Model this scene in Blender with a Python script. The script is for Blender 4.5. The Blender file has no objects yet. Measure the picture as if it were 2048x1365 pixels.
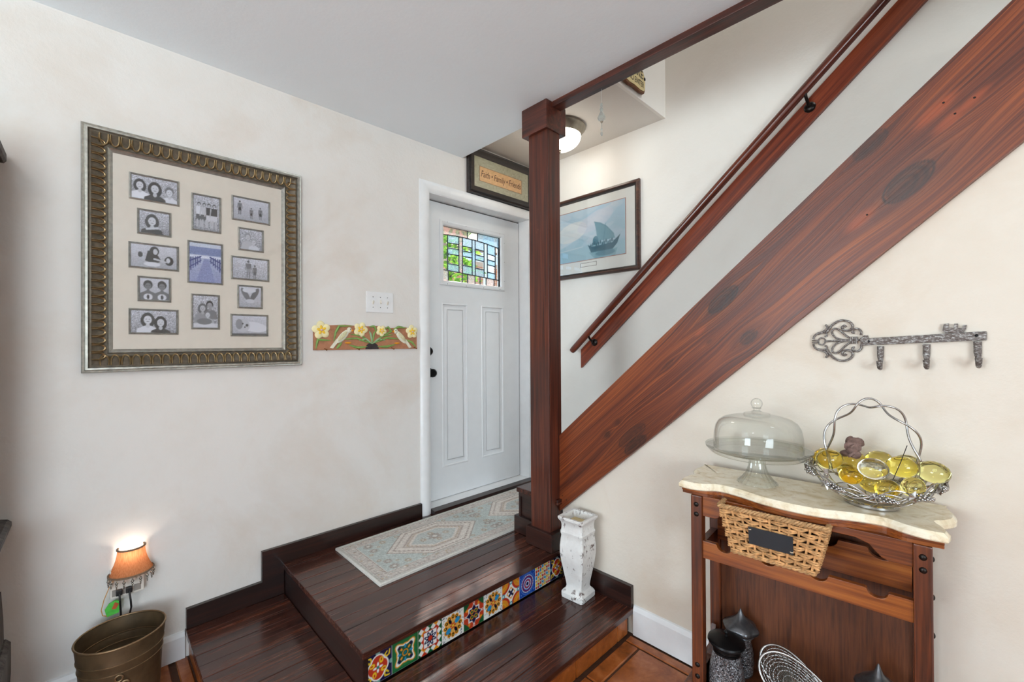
import bpy, bmesh, math, random
import numpy as np
from mathutils import Vector, Matrix
random.seed(7)
RNG = np.random.default_rng(7)
PI = math.pi
S = bpy.context.scene
COL = S.collection

# ------------------------------------------------------------------ camera
cam_d = bpy.data.cameras.new('camera')
cam = bpy.data.objects.new('camera', cam_d)
COL.objects.link(cam)
S.camera = cam
cam_d.sensor_fit = 'HORIZONTAL'
cam_d.sensor_width = 36.0
cam_d.lens = 870.0 / 2048.0 * 36.0
cam_d.clip_start = 0.02
YAW, PITCH, ROLL = 0.80085, 0.00494, -0.00611
F = Vector((-math.sin(YAW) * math.cos(PITCH), math.cos(YAW) * math.cos(PITCH), math.sin(PITCH)))
R0 = Vector((math.cos(YAW), math.sin(YAW), 0))
U0 = R0.cross(F)
Rv = math.cos(ROLL) * R0 + math.sin(ROLL) * U0
Uv = math.cos(ROLL) * U0 - math.sin(ROLL) * R0
cam.matrix_world = Matrix(((Rv.x, Uv.x, -F.x, 2.40), (Rv.y, Uv.y, -F.y, 0.0), (Rv.z, Uv.z, -F.z, 1.375), (0, 0, 0, 1)))

# ------------------------------------------------------------------ world, lights, exposure
W = bpy.data.worlds.new('sky')
S.world = W
W.use_nodes = True
wn = W.node_tree
wn.nodes.clear()
wo = wn.nodes.new('ShaderNodeOutputWorld')
wb = wn.nodes.new('ShaderNodeBackground')
ws = wn.nodes.new('ShaderNodeTexSky')
ws.sky_type = 'HOSEK_WILKIE'
ws.sun_direction = (-0.458, 0.377, 0.803)
ws.turbidity = 3.0
ws.ground_albedo = 0.4
wb.inputs['Strength'].default_value = 13.0
wn.links.new(ws.outputs[0], wb.inputs[0])
wn.links.new(wb.outputs[0], wo.inputs[0])

def area(name, loc, target, sx, sy, power, color):
    d = bpy.data.lights.new(name, 'AREA')
    d.shape = 'RECTANGLE'; d.size = sx; d.size_y = sy; d.energy = power; d.color = color
    o = bpy.data.objects.new(name, d)
    COL.objects.link(o)
    o.location = loc
    o.rotation_euler = (Vector(target) - Vector(loc)).to_track_quat('-Z', 'Y').to_euler()
    return o
def point(name, loc, power, color, rad):
    d = bpy.data.lights.new(name, 'POINT')
    d.energy = power; d.color = color; d.shadow_soft_size = rad
    o = bpy.data.objects.new(name, d)
    COL.objects.link(o); o.location = loc
    return o
sun_d = bpy.data.lights.new('sun', 'SUN'); sun_d.energy = 26.0; sun_d.angle = 0.025; sun_d.color = (1, .95, .88)
sun = bpy.data.objects.new('sun', sun_d); COL.objects.link(sun)
sun.rotation_euler = Vector((0.57, -0.47, -1.0)).to_track_quat('-Z', 'Y').to_euler()
# daylight through the two windows behind the camera, and through the window over the stairwell
area('daylight_window_a', (1.2, -4.35, 1.45), (1.2, 0, 3.4), 1.5, 1.6, 175, (0.82, 0.94, 1.0))
area('daylight_window_b', (5.35, -1.6, 1.45), (0, -0.6, 3.9), 1.8, 1.6, 175, (0.82, 0.94, 1.0))
area('daylight_upstairs', (3.3, 1.95, 4.7), (2.2, 2.6, 2.6), 1.4, 0.8, 72, (0.92, 0.97, 1.0))
# ceiling lamp of the room, above and behind the camera
point('room_ceiling_lamp', (2.15, -0.62, 2.50), 20, (1.0, 0.99, 0.97), 0.11)

S.view_settings.view_transform = 'Standard'
S.view_settings.look = 'None'
S.view_settings.gamma = 1.0
S.view_settings.use_curve_mapping = False
S.view_settings.exposure = -0.37
try:
    S.cycles.use_denoising = True
    S.cycles.max_bounces = 10
    S.cycles.transparent_max_bounces = 24
    S.cycles.sample_clamp_indirect = 6.0
    S.cycles.caustics_reflective = False
    S.cycles.caustics_refractive = True
    S.cycles.blur_glossy = 0.5
except Exception:
    pass

# ------------------------------------------------------------------ material helpers
def lin(c):
    c = np.asarray(c, float) / 255.0
    return np.where(c <= 0.04045, c / 12.92, ((c + 0.055) / 1.055) ** 2.4)
def L4(c):
    a = lin(c); return (float(a[0]), float(a[1]), float(a[2]), 1.0)

class G:
    def __init__(s, name):
        s.m = bpy.data.materials.new(name); s.m.use_nodes = True
        s.t = s.m.node_tree; s.t.nodes.clear()
        s.out = s.t.nodes.new('ShaderNodeOutputMaterial')
    def put(s, sock, v):
        if isinstance(v, bpy.types.NodeSocket): s.t.links.new(v, sock)
        elif v is not None: sock.default_value = v
    def n(s, typ, attrs=None, **ins):
        nd = s.t.nodes.new('ShaderNode' + typ)
        for k, v in (attrs or {}).items(): setattr(nd, k, v)
        for k, v in ins.items():
            key = int(k[1:]) if k[0] == 'i' and k[1:].isdigit() else k.replace('_', ' ')
            s.put(nd.inputs[key], v)
        return nd
    def math(s, op, a, b=0.0, c=0.0):
        return s.n('Math', {'operation': op}, i0=a, i1=b, i2=c).outputs[0]
    def vmath(s, op, a, b=None):
        nd = s.n('VectorMath', {'operation': op}, i0=a)
        if b is not None: s.put(nd.inputs[1], b)
        return nd.outputs[0]
    def ramp(s, fac, stops):
        nd = s.n('ValToRGB'); s.put(nd.inputs[0], fac)
        e = nd.color_ramp.elements
        while len(e) < len(stops): e.new(0.5)
        for el, (p, c) in zip(e, stops): el.position = p; el.color = c
        return nd.outputs[0]
    def mix(s, fac, a, b, blend='MIX'):
        nd = s.n('Mix', {'data_type': 'RGBA', 'blend_type': blend})
        s.put(nd.inputs[0], fac); s.put(nd.inputs[6], a); s.put(nd.inputs[7], b)
        return nd.outputs[2]
    def noise(s, vec, scale, detail=4.0, rough=0.55, dist=0.0):
        return s.n('TexNoise', Vector=vec, Scale=scale, Detail=detail, Roughness=rough, Distortion=dist).outputs[0]
    def coord(s, kind='Object'): return s.n('TexCoord').outputs[kind]
    def rand(s): return s.n('ObjectInfo').outputs['Random']
    def attr(s, nm, out=2): return s.n('Attribute', {'attribute_name': nm}).outputs[out]
    def bump(s, h, strength=0.2, dist=0.01):
        return s.n('Bump', Strength=strength, Distance=dist, Height=h).outputs[0]
    def bsdf(s, color=None, rough=0.5, metal=0.0, normal=None, coat=0.0, coat_rough=0.08, trans=0.0, ior=1.45, alpha=1.0, emit=None, emit_s=0.0, spec=0.5):
        b = s.n('BsdfPrincipled')
        s.put(b.inputs['Base Color'], color); s.put(b.inputs['Roughness'], rough); s.put(b.inputs['Metallic'], metal)
        if normal is not None: s.put(b.inputs['Normal'], normal)
        b.inputs['Coat Weight'].default_value = coat; b.inputs['Coat Roughness'].default_value = coat_rough
        b.inputs['Transmission Weight'].default_value = trans; b.inputs['IOR'].default_value = ior
        s.put(b.inputs['Specular IOR Level'], spec)
        if emit is not None:
            s.put(b.inputs['Emission Color'], emit); s.put(b.inputs['Emission Strength'], emit_s)
        return b.outputs[0]
    def done(s, sh):
        s.t.links.new(sh, s.out.inputs['Surface']); return s.m

def plain(name, c, rough=0.5, metal=0.0, coat=0.0, var=0.08, scale=30.0, bump=0.0):
    """one colour with a little procedural mottling"""
    g = G(name); co = g.coord()
    nz = g.noise(co, scale, 5)
    a = tuple(min(1, x * (1 - var)) for x in L4(c)[:3]) + (1,)
    b = tuple(min(1, x * (1 + var)) for x in L4(c)[:3]) + (1,)
    col = g.ramp(nz, [(0.3, a), (0.7, b)])
    nm = g.bump(nz, bump, 0.004) if bump else None
    return g.done(g.bsdf(col, rough, metal, nm, coat))

def wood(name, dark, mid, light, axis='Y', grain=70.0, along=2.0, rough=0.3, coat=0.4, wear=0.0, wear_c=(150, 110, 80), attr=False, coat_rough=0.1, bumps=0.12, swap=None):
    g = G(name); co = g.coord()
    r = g.rand()
    off = g.n('CombineXYZ', i0=g.math('MULTIPLY', r, 37.0), i1=g.math('MULTIPLY', r, 91.0), i2=g.math('MULTIPLY', r, 53.0)).outputs[0]
    if attr:
        wp = g.attr('warp')
        co = g.vmath('ADD', co, g.n('CombineXYZ', i0=0.0, i1=0.0, i2=wp).outputs[0])
    sc = {'X': (along, grain, grain), 'Y': (grain, along, grain), 'Z': (grain, grain, along)}[axis]
    v = g.vmath('ADD', g.vmath('MULTIPLY', co, sc), off)
    n1 = g.noise(v, 1.0, 5, 0.6, 0.3)
    sc2 = tuple(x * 0.12 if x != along else along * 0.6 for x in sc)
    n2 = g.noise(g.vmath('ADD', g.vmath('MULTIPLY', co, sc2), off), 1.0, 3, 0.5, 0.6)
    f = g.math('ADD', g.math('MULTIPLY', n1, 0.68), g.math('MULTIPLY', n2, 0.32))
    n3 = g.noise(g.vmath('ADD', g.vmath('MULTIPLY', co, tuple(x * 3.2 if x != along else along * 1.5 for x in sc)), off), 1.0, 3, 0.6, 0.2)
    f = g.math('ADD', g.math('MULTIPLY', f, 0.8), g.math('MULTIPLY', n3, 0.2))
    col = g.ramp(f, [(0.38, L4(dark)), (0.50, L4(mid)), (0.63, L4(light))])
    if attr:
        col = g.mix(g.attr('patch'), col, L4((164, 74, 30)))
        col = g.mix(g.attr('knot'), col, L4((26, 15, 12)))
    ro = g.math('ADD', rough, g.math('MULTIPLY', n1, 0.12))
    if wear > 0:
        wz = g.noise(g.vmath('MULTIPLY', co, (9, 9, 9)), 1.0, 8, 0.72, 0.8)
        wf = g.ramp(wz, [(0.66, (0, 0, 0, 1)), (0.72, (wear, wear, wear, 1))])
        col = g.mix(wf, col, L4(wear_c))
    return g.done(g.bsdf(col, ro, 0.0, g.bump(n1, bumps, 0.004), coat, coat_rough))

def plaster(name, base, stain, amount=0.5, bump=0.25, lo=0.5, hi=0.75):
    g = G(name); co = g.coord()
    n1 = g.noise(co, 1.6, 6, 0.6, 0.6)
    n2 = g.noise(co, 5.0, 5, 0.6)
    f = g.math('MULTIPLY', g.ramp(n1, [(lo, (0, 0, 0, 1)), (hi, (1, 1, 1, 1))]), amount)
    col = g.mix(f, L4(base), L4(stain))
    f2 = g.math('MULTIPLY', g.ramp(n2, [(0.45, (0, 0, 0, 1)), (0.8, (1, 1, 1, 1))]), amount * 0.35)
    col = g.mix(f2, col, L4(stain))
    fine = g.noise(co, 55.0, 6, 0.65)
    wide = g.noise(co, 9.0, 4)
    h = g.math('ADD', g.math('MULTIPLY', fine, 0.4), wide)
    return g.done(g.bsdf(col, 0.62, 0.0, g.bump(h, bump, 0.012), spec=0.3))

def painted_mat(name, rough=0.4, coat=0.0, bump=0.0, bscale=400.0, nvar=0.0):
    g = G(name)
    col = g.attr('Col', 0)
    if nvar:
        nz = g.noise(g.coord(), bscale, 3)
        k = g.math('ADD', 1.0 - nvar, g.math('MULTIPLY', nz, nvar * 2))
        col = g.mix(1.0, col, g.n('CombineColor', i0=k, i1=k, i2=k).outputs[0], 'MULTIPLY')
    nm = g.bump(g.noise(g.coord(), bscale, 3), bump, 0.002) if bump else None
    return g.done(g.bsdf(col, rough, 0.0, nm, coat))

def thin_glass(name, tint, refl=1.0, haze=0.0, edge=1.0, bscale=0.0, bstr=0.2):
    """a thin clear sheet: passes light straight on, mirrors by Fresnel"""
    g = G(name)
    nm = None
    if bscale: nm = g.bump(g.noise(g.coord(), bscale, 3), bstr, 0.003)
    lw_ = g.n('LayerWeight', Blend=0.5).outputs['Facing']
    tcol = L4(tint) if edge >= 1 else g.mix(g.math('POWER', lw_, 3.0), L4(tint), tuple(x * edge for x in L4(tint)[:3]) + (1,))
    tr = g.n('BsdfTransparent', Color=tcol).outputs[0]
    gl = g.n('BsdfGlossy', Color=(1, 1, 1, 1), Roughness=0.03)
    fr = g.n('LayerWeight', Blend=0.5)
    if nm: g.put(gl.inputs['Normal'], nm); g.put(fr.inputs['Normal'], nm)
    f = g.math('MULTIPLY', g.math('ADD', 0.04, g.math('MULTIPLY', 0.9, g.math('POWER', fr.outputs['Facing'], 4.0))), refl)
    f = g.math('MINIMUM', f, 1.0)
    sh = g.n('MixShader', i0=f, i1=tr, i2=gl.outputs[0]).outputs[0]
    if haze:
        tl = g.n('BsdfTranslucent', Color=L4((190, 210, 222)))
        df = g.n('BsdfDiffuse', Color=L4((225, 236, 240)))
        if nm: g.put(tl.inputs['Normal'], nm); g.put(df.inputs['Normal'], nm)
        td = g.n('MixShader', i0=0.35, i1=tl.outputs[0], i2=df.outputs[0]).outputs[0]
        hz = haze
        if bscale: hz = g.ramp(g.noise(g.coord(), bscale * 0.8, 2), [(0.3, (haze * .55,) * 3 + (1,)), (0.7, (min(1, haze * 1.35),) * 3 + (1,))])
        sh = g.n('MixShader', i0=hz, i1=sh, i2=td).outputs[0]
    return g.done(sh)

# ------------------------------------------------------------------ mesh helpers
class MB:
    def __init__(s): s.v = []; s.f = []; s.c = None
    def add(s, vs, fs):
        k = len(s.v); s.v += [tuple(map(float, p)) for p in vs]; s.f += [tuple(i + k for i in q) for q in fs]; return s
    def box(s, x0, x1, y0, y1, z0, z1, mp=None):
        vs = [(x, y, z) for z in (z0, z1) for y in (y0, y1) for x in (x0, x1)]
        if mp: vs = [mp(*p) for p in vs]
        return s.add(vs, [(0, 2, 3, 1), (4, 5, 7, 6), (0, 1, 5, 4), (2, 6, 7, 3), (0, 4, 6, 2), (1, 3, 7, 5)])
    def prism(s, pts, h0, h1, mp=lambda a, b, h: (a, b, h)):
        n = len(pts)
        vs = [mp(a, b, h0) for a, b in pts] + [mp(a, b, h1) for a, b in pts]
        return s.add(vs, [tuple(range(n))[::-1], tuple(range(n, 2 * n))] + [(i, (i + 1) % n, (i + 1) % n + n, i + n) for i in range(n)])
    def lathe(s, prof, seg=24, c=(0, 0, 0), ex=1.0, ey=1.0, flute=None, a0=0.0, a1=2 * PI, caps=False):
        full = abs(a1 - a0 - 2 * PI) < 1e-6
        ns = seg if full else seg + 1
        vs = []; fs = []
        for r, z in prof:
            for i in range(ns):
                a = a0 + (a1 - a0) * i / seg
                rr = r * (1 + (flute(a, z) if flute else 0))
                vs.append((c[0] + rr * math.cos(a) * ex, c[1] + rr * math.sin(a) * ey, c[2] + z))
        for j in range(len(prof) - 1):
            for i in range(seg):
                k = (i + 1) % ns
                fs.append((j * ns + i, j * ns + k, (j + 1) * ns + k, (j + 1) * ns + i))
        if caps:
            fs.append(tuple(range(ns))[::-1]); fs.append(tuple(range((len(prof) - 1) * ns, len(prof) * ns)))
        return s.add(vs, fs)
    def tube(s, pts, r, seg=8, closed=False, flat=None):
        P = [Vector(p) for p in pts]; n = len(P)
        rr = r if hasattr(r, '__len__') else [r] * n
        T = []
        for i in range(n):
            a = P[(i - 1) % n] if (i > 0 or closed) else P[i]
            b = P[(i + 1) % n] if (i < n - 1 or closed) else P[i]
            t = b - a
            T.append(t.normalized() if t.length > 1e-9 else Vector((0, 0, 1)))
        up = Vector((0, 0, 1)) if abs(T[0].z) < 0.9 else Vector((1, 0, 0))
        nx = (up - T[0] * up.dot(T[0])).normalized()
        vs = []
        for i in range(n):
            nx = nx - T[i] * nx.dot(T[i])
            nx = nx.normalized() if nx.length > 1e-9 else T[i].orthogonal().normalized()
            ny = T[i].cross(nx)
            for k in range(seg):
                a = 2 * PI * k / seg
                q = P[i] + nx * (math.cos(a) * rr[i]) + ny * (math.sin(a) * rr[i])
                vs.append(q)
        fs = []
        m = n if closed else n - 1
        for i in range(m):
            j = (i + 1) % n
            for k in range(seg):
                l = (k + 1) % seg
                fs.append((i * seg + k, i * seg + l, j * seg + l, j * seg + k))
        if not closed:
            fs.append(tuple(range(seg))[::-1]); fs.append(tuple(range((n - 1) * seg, n * seg)))
        return s.add(vs, fs)
    def ball(s, c, rx, ry=None, rz=None, seg=12, rings=8, rot=None):
        ry = rx if ry is None else ry; rz = rx if rz is None else rz
        vs = []; fs = []
        M3 = rot.to_matrix() if rot is not None else Matrix.Identity(3)
        for j in range(rings + 1):
            p = PI * j / rings
            for i in range(seg):
                a = 2 * PI * i / seg
                q = M3 @ Vector((rx * math.sin(p) * math.cos(a), ry * math.sin(p) * math.sin(a), rz * math.cos(p)))
                vs.append((c[0] + q.x, c[1] + q.y, c[2] + q.z))
        for j in range(rings):
            for i in range(seg):
                k = (i + 1) % seg
                fs.append((j * seg + i, (j + 1) * seg + i, (j + 1) * seg + k, j * seg + k))
        return s.add(vs, fs)
    def sweep_rect(s, a0, a1, b0, b1, prof, mp):
        """mitred picture-frame moulding; prof = [(inset, height)] as a closed loop"""
        vs = []; n = len(prof)
        for i, h in prof:
            for a, b in ((a0 + i, b0 + i), (a1 - i, b0 + i), (a1 - i, b1 - i), (a0 + i, b1 - i)):
                vs.append(mp(a, b, h))
        fs = []
        for k in range(n):
            l = (k + 1) % n
            for q in range(4):
                r = (q + 1) % 4
                fs.append((k * 4 + q, k * 4 + r, l * 4 + r, l * 4 + q))
        return s.add(vs, fs)
    def mesh(s, name, mat, smooth=None, bevel=0.0, bseg=2, merge=False):
        me = bpy.data.meshes.new(name)
        me.from_pydata(s.v, [], s.f)
        bm = bmesh.new(); bm.from_mesh(me)
        if merge: bmesh.ops.remove_doubles(bm, verts=bm.verts, dist=1e-6)
        bmesh.ops.recalc_face_normals(bm, faces=bm.faces)
        if bevel > 0:
            es = [e for e in bm.edges if len(e.link_faces) == 2 and e.calc_face_angle(0) > 0.5]
            bmesh.ops.bevel(bm, geom=es, offset=bevel, segments=bseg, profile=0.6, affect='EDGES', clamp_overlap=True)
        bm.to_mesh(me); bm.free()
        if smooth is not None:
            for p in me.polygons: p.use_smooth = True
            try: me.set_sharp_from_angle(angle=smooth)
            except Exception: pass
        me.materials.append(mat)
        return me

WORLD = {}   # world matrix of every root
def link(name, data, parent=None):
    o = bpy.data.objects.new(name, data); COL.objects.link(o)
    if parent is not None: o.parent = parent
    return o
def thing(name, label, cat, loc=(0, 0, 0), rotz=0.0, group=None, kind=None):
    o = bpy.data.objects.new(name, None); COL.objects.link(o)
    o.empty_display_size = 0.05
    o.location = loc; o.rotation_euler = (0, 0, rotz)
    WORLD[o.name] = Matrix.Translation(loc) @ Matrix.Rotation(rotz, 4, 'Z')
    tag(o, label, cat, group, kind)
    return o
def tag(o, label=None, cat=None, group=None, kind=None):
    if label: o['label'] = label
    if cat: o['category'] = cat
    if group: o['group'] = group
    if kind: o['kind'] = kind
    return o
def slant(name, mb, mat, parent, ang, **kw):
    """a board lying at an angle: its own X axis runs along the grain"""
    me = mb.mesh(name, mat, **kw)
    me.transform(WORLD[root_of(parent).name].inverted())
    me.transform(Matrix.Rotation(ang, 4, 'Y'))
    o = link(name, me, parent); o.rotation_euler = (0, -ang, 0)
    return o
def root_of(p):
    while p.parent: p = p.parent
    return p
def part(name, mb, mat, parent, local=False, **kw):
    """a mesh under a thing; geometry given in world space unless local"""
    me = mb.mesh(name, mat, **kw)
    if not local and parent is not None:
        me.transform(WORLD[root_of(parent).name].inverted())
    return link(name, me, parent)
def single(name, mb, mat, label=None, cat=None, group=None, kind=None, base=None, **kw):
    """a thing that is one mesh; origin moved to its base"""
    me = mb.mesh(name, mat, **kw)
    if base is None:
        vs = np.array(mb.v); base = (*(vs.min(0) + vs.max(0))[:2] / 2, vs[:, 2].min())
    me.transform(Matrix.Translation(base).inverted())
    o = link(name, me); o.location = base
    WORLD[o.name] = Matrix.Translation(base)
    return tag(o, label, cat, group, kind)

# painted flat prints: a fine grid with a colour per vertex
class Cv:
    def __init__(s, w, h, nx, ny, bg=(255, 255, 255)):
        s.w, s.h, s.nx, s.ny = w, h, nx, ny
        a = np.linspace(0, w, nx); b = np.linspace(0, h, ny)
        s.A, s.B = np.meshgrid(a, b)
        s.C = np.ones((ny, nx, 3)) * np.array(bg, float)
        s.px = max(w / nx, h / ny) * 0.7
    def _put(s, sd, col, op=1.0):
        al = np.clip(0.5 - sd / s.px, 0, 1)[..., None] * op
        s.C = s.C * (1 - al) + np.array(col, float) * al
    def ell(s, cx, cy, rx, ry, col, rot=0.0, op=1.0):
        c, sn = math.cos(rot), math.sin(rot)
        x = (s.A - cx) * c + (s.B - cy) * sn; y = -(s.A - cx) * sn + (s.B - cy) * c
        d = np.sqrt((x / rx) ** 2 + (y / ry) ** 2)
        s._put((d - 1) * min(rx, ry), col, op)
    def ring(s, cx, cy, rx, ry, wd, col, rot=0.0, op=1.0):
        c, sn = math.cos(rot), math.sin(rot)
        x = (s.A - cx) * c + (s.B - cy) * sn; y = -(s.A - cx) * sn + (s.B - cy) * c
        d = np.sqrt((x / rx) ** 2 + (y / ry) ** 2)
        s._put(np.abs((d - 1) * min(rx, ry)) - wd / 2, col, op)
    def rect(s, x0, x1, y0, y1, col, op=1.0):
        sd = np.maximum(np.maximum(x0 - s.A, s.A - x1), np.maximum(y0 - s.B, s.B - y1)); s._put(sd, col, op)
    def seg(s, p, q, wd, col, op=1.0):
        px, py = p; qx, qy = q
        dx, dy = qx - px, qy - py
        t = np.clip(((s.A - px) * dx + (s.B - py) * dy) / (dx * dx + dy * dy + 1e-12), 0, 1)
        s._put(np.hypot(s.A - px - t * dx, s.B - py - t * dy) - wd / 2, col, op)
    def path(s, pts, wd, col, op=1.0, closed=False):
        n = len(pts)
        for i in range(n if closed else n - 1): s.seg(pts[i], pts[(i + 1) % n], wd, col, op)
    def poly(s, pts, col, op=1.0):
        ins = np.zeros(s.A.shape, bool); n = len(pts); dm = np.full(s.A.shape, 1e9)
        for i in range(n):
            x0, y0 = pts[i]; x1, y1 = pts[(i + 1) % n]
            cnd = ((y0 > s.B) != (y1 > s.B)) & (s.A < (x1 - x0) * (s.B - y0) / (y1 - y0 + 1e-12) + x0)
            ins ^= cnd
            dx, dy = x1 - x0, y1 - y0
            t = np.clip(((s.A - x0) * dx + (s.B - y0) * dy) / (dx * dx + dy * dy + 1e-12), 0, 1)
            dm = np.minimum(dm, np.hypot(s.A - x0 - t * dx, s.B - y0 - t * dy))
        s._put(np.where(ins, -dm, dm), col, op)
    def grad(s, c0, c1):
        t = (s.B / s.h)[..., None]; s.C = np.array(c0, float) * (1 - t) + np.array(c1, float) * t
    def speckle(s, amp, cell=1):
        nz = RNG.normal(0, 1, (s.ny // cell + 1, s.nx // cell + 1)).repeat(cell, 0).repeat(cell, 1)[:s.ny, :s.nx]
        s.C = np.clip(s.C + nz[..., None] * amp, 0, 255)
    def build(s, name, mat, mp, back=None, back_c=(230, 226, 218)):
        """mp(a, b, depth) -> xyz; back = thickness of a slab behind the print"""
        V = [mp(a, b, 0.0) for a, b in zip(s.A.ravel(), s.B.ravel())]
        n = s.nx; fs = [(j * n + i, j * n + i + 1, (j + 1) * n + i + 1, (j + 1) * n + i) for j in range(s.ny - 1) for i in range(n - 1)]
        cols = [tuple(c) for c in lin(s.C.reshape(-1, 3))]
        if back:
            k = len(V)
            for dd in (0.0, -back):
                V += [mp(a, b, dd) for a, b in ((0, 0), (s.w, 0), (s.w, s.h), (0, s.h))]
            fs += [(k + i, k + (i + 1) % 4, k + 4 + (i + 1) % 4, k + 4 + i) for i in range(4)] + [(k + 4, k + 5, k + 6, k + 7)]
            cols += [tuple(lin(back_c))] * 8
        me = bpy.data.meshes.new(name); me.from_pydata(V, [], fs)
        at = me.color_attributes.new('Col', 'FLOAT_COLOR', 'POINT')
        at.data.foreach_set('color', np.array([(*c, 1.0) for c in cols], np.float32).ravel())
        me.materials.append(mat); me.update()
        return me
def print_part(name, cv, mat, mp, parent, back=None, back_c=(230, 226, 218)):
    me = cv.build(name, mat, mp, back, back_c)
    if parent is not None: me.transform(WORLD[root_of(parent).name].inverted())
    return link(name, me, parent)

def lettering(text, size, mp, mat, parent, shear=0.0, name='lettering', align='CENTER', squash=1.0, depth=0.0006):
    cu = bpy.data.curves.new('text', 'FONT'); cu.body = text; cu.size = size; cu.align_x = align; cu.align_y = 'CENTER'
    cu.shear = shear; cu.extrude = 0.0; cu.resolution_u = 3
    ob = bpy.data.objects.new('text', cu); COL.objects.link(ob)
    me = bpy.data.meshes.new_from_object(ob)
    bpy.data.objects.remove(ob); bpy.data.curves.remove(cu)
    me.name = name
    vs = np.empty(len(me.vertices) * 3, np.float32); me.vertices.foreach_get('co', vs); vs = vs.reshape(-1, 3)
    fs = [tuple(p.vertices) for p in me.polygons]
    bpy.data.meshes.remove(me)
    mb = MB(); mb.add([mp(x * squash, y, depth) for x, y, _ in vs], fs)
    return part(name, mb, mat, parent)
# ------------------------------------------------------------------ materials of the place
m_wall = plaster('wall plaster', (226, 222, 217), (206, 188, 170), 0.5, 0.25)
m_wall2 = plaster('stair wall plaster', (236, 232, 225), (218, 210, 200), 0.35, 0.16)
m_wall_r = plaster('right wall plaster', (217, 207, 194), (200, 180, 157), 0.6, 0.2)
m_ceil = plaster('ceiling paint', (239, 246, 251), (232, 236, 238), 0.25, 0.12)
m_nook = plaster('nook ceiling paint', (222, 217, 210), (208, 200, 190), 0.3, 0.12)
m_white = plain('white gloss paint', (232, 232, 232), 0.32, var=0.03, scale=14)
m_door = plain('white door enamel', (226, 227, 228), 0.35, var=0.02, scale=10)
m_dark = wood('dark stained boards', (36, 16, 12), (60, 29, 21), (98, 52, 35), 'Y', 70, 2.5, 0.20, 0.36, 0.5, (136, 96, 74), coat_rough=0.12)
m_dark_x = wood('dark stained trim', (22, 11, 9), (36, 18, 14), (58, 28, 20), 'X', 60, 2.5, 0.28, 0.4, 0.25, (110, 74, 56))
m_dark_y = wood('dark stained skirting', (22, 11, 9), (36, 18, 14), (58, 28, 20), 'Y', 60, 2.5, 0.28, 0.4, 0.25, (110, 74, 56))
m_post = wood('red brown post', (44, 20, 14), (74, 33, 21), (106, 50, 30), 'Z', 70, 2.0, 0.34, 0.25, 0.25, (150, 100, 70))
m_cap = wood('red brown cap', (44, 20, 14), (74, 34, 24), (104, 50, 34), 'X', 40, 3.0, 0.35, 0.35)
m_string = wood('stringer board', (66, 25, 9), (104, 44, 15), (146, 74, 28), 'X', 150, 1.3, 0.36, 0.24, attr=True, coat_rough=0.34, bumps=0.3)
m_rail = wood('hand rail wood', (58, 24, 16), (92, 38, 24), (124, 56, 34), 'X', 60, 2.0, 0.25, 0.5)
m_backer = wood('rail backing board', (84, 32, 16), (124, 50, 24), (156, 74, 38), 'X', 60, 2.0, 0.35, 0.3)
m_rack = wood('rack wood', (80, 36, 11), (122, 60, 18), (152, 86, 32), 'X', 80, 2.5, 0.32, 0.2)
m_rack_z = wood('rack post wood', (48, 22, 12), (90, 42, 19), (126, 64, 28), 'Z', 80, 2.5, 0.32, 0.2)
m_rack_d = wood('rack back panel wood', (62, 30, 14), (86, 44, 20), (104, 56, 28), 'Z', 120, 6.0, 0.45, 0.15)
m_hutch = wood('weathered grey wood', (44, 40, 38), (74, 68, 64), (112, 104, 98), 'Z', 50, 2.0, 0.55, 0.0)
m_black = plain('black metal', (22, 21, 22), 0.35, 0.6, var=0.2)
m_bronze = plain('oil rubbed bronze', (36, 30, 27), 0.3, 0.7, var=0.2)
m_grout = plain('dark grout', (74, 44, 26), 0.8, var=0.2, scale=60, bump=0.3)

def terracotta():
    g = G('terracotta tile'); co = g.coord(); r = g.rand()
    off = g.n('CombineXYZ', i0=g.math('MULTIPLY', r, 17.0), i1=g.math('MULTIPLY', r, 29.0), i2=0.0).outputs[0]
    v = g.vmath('ADD', co, off)
    n1 = g.noise(v, 9.0, 6, 0.65, 0.4); n2 = g.noise(v, 40.0, 5)
    f = g.math('ADD', g.math('MULTIPLY', n1, 0.75), g.math('MULTIPLY', n2, 0.25))
    col = g.ramp(f, [(0.32, L4((92, 46, 16))), (0.5, L4((156, 84, 34))), (0.66, L4((190, 116, 66)))])
    col = g.mix(g.math('MULTIPLY', r, 0.35), col, L4((132, 66, 24)))
    return g.done(g.bsdf(col, 0.3, 0.0, g.bump(n1, 0.25, 0.01), 0.35, 0.15))
m_terra = terracotta()

# ------------------------------------------------------------------ room shell
ZC = 2.665           # ceiling of the room
ZN = 2.785           # ceiling over the entry
ZL, ZP = 0.275, 0.123   # landing, lower platform
Y1, Y2 = 1.845, 2.60    # wall under the stairs, wall beyond the stairs

def struct(name, mb, mat, label, base=None, **kw):
    return single(name, mb, mat, label, name.split('_')[0], kind='structure', base=base, **kw)

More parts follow.
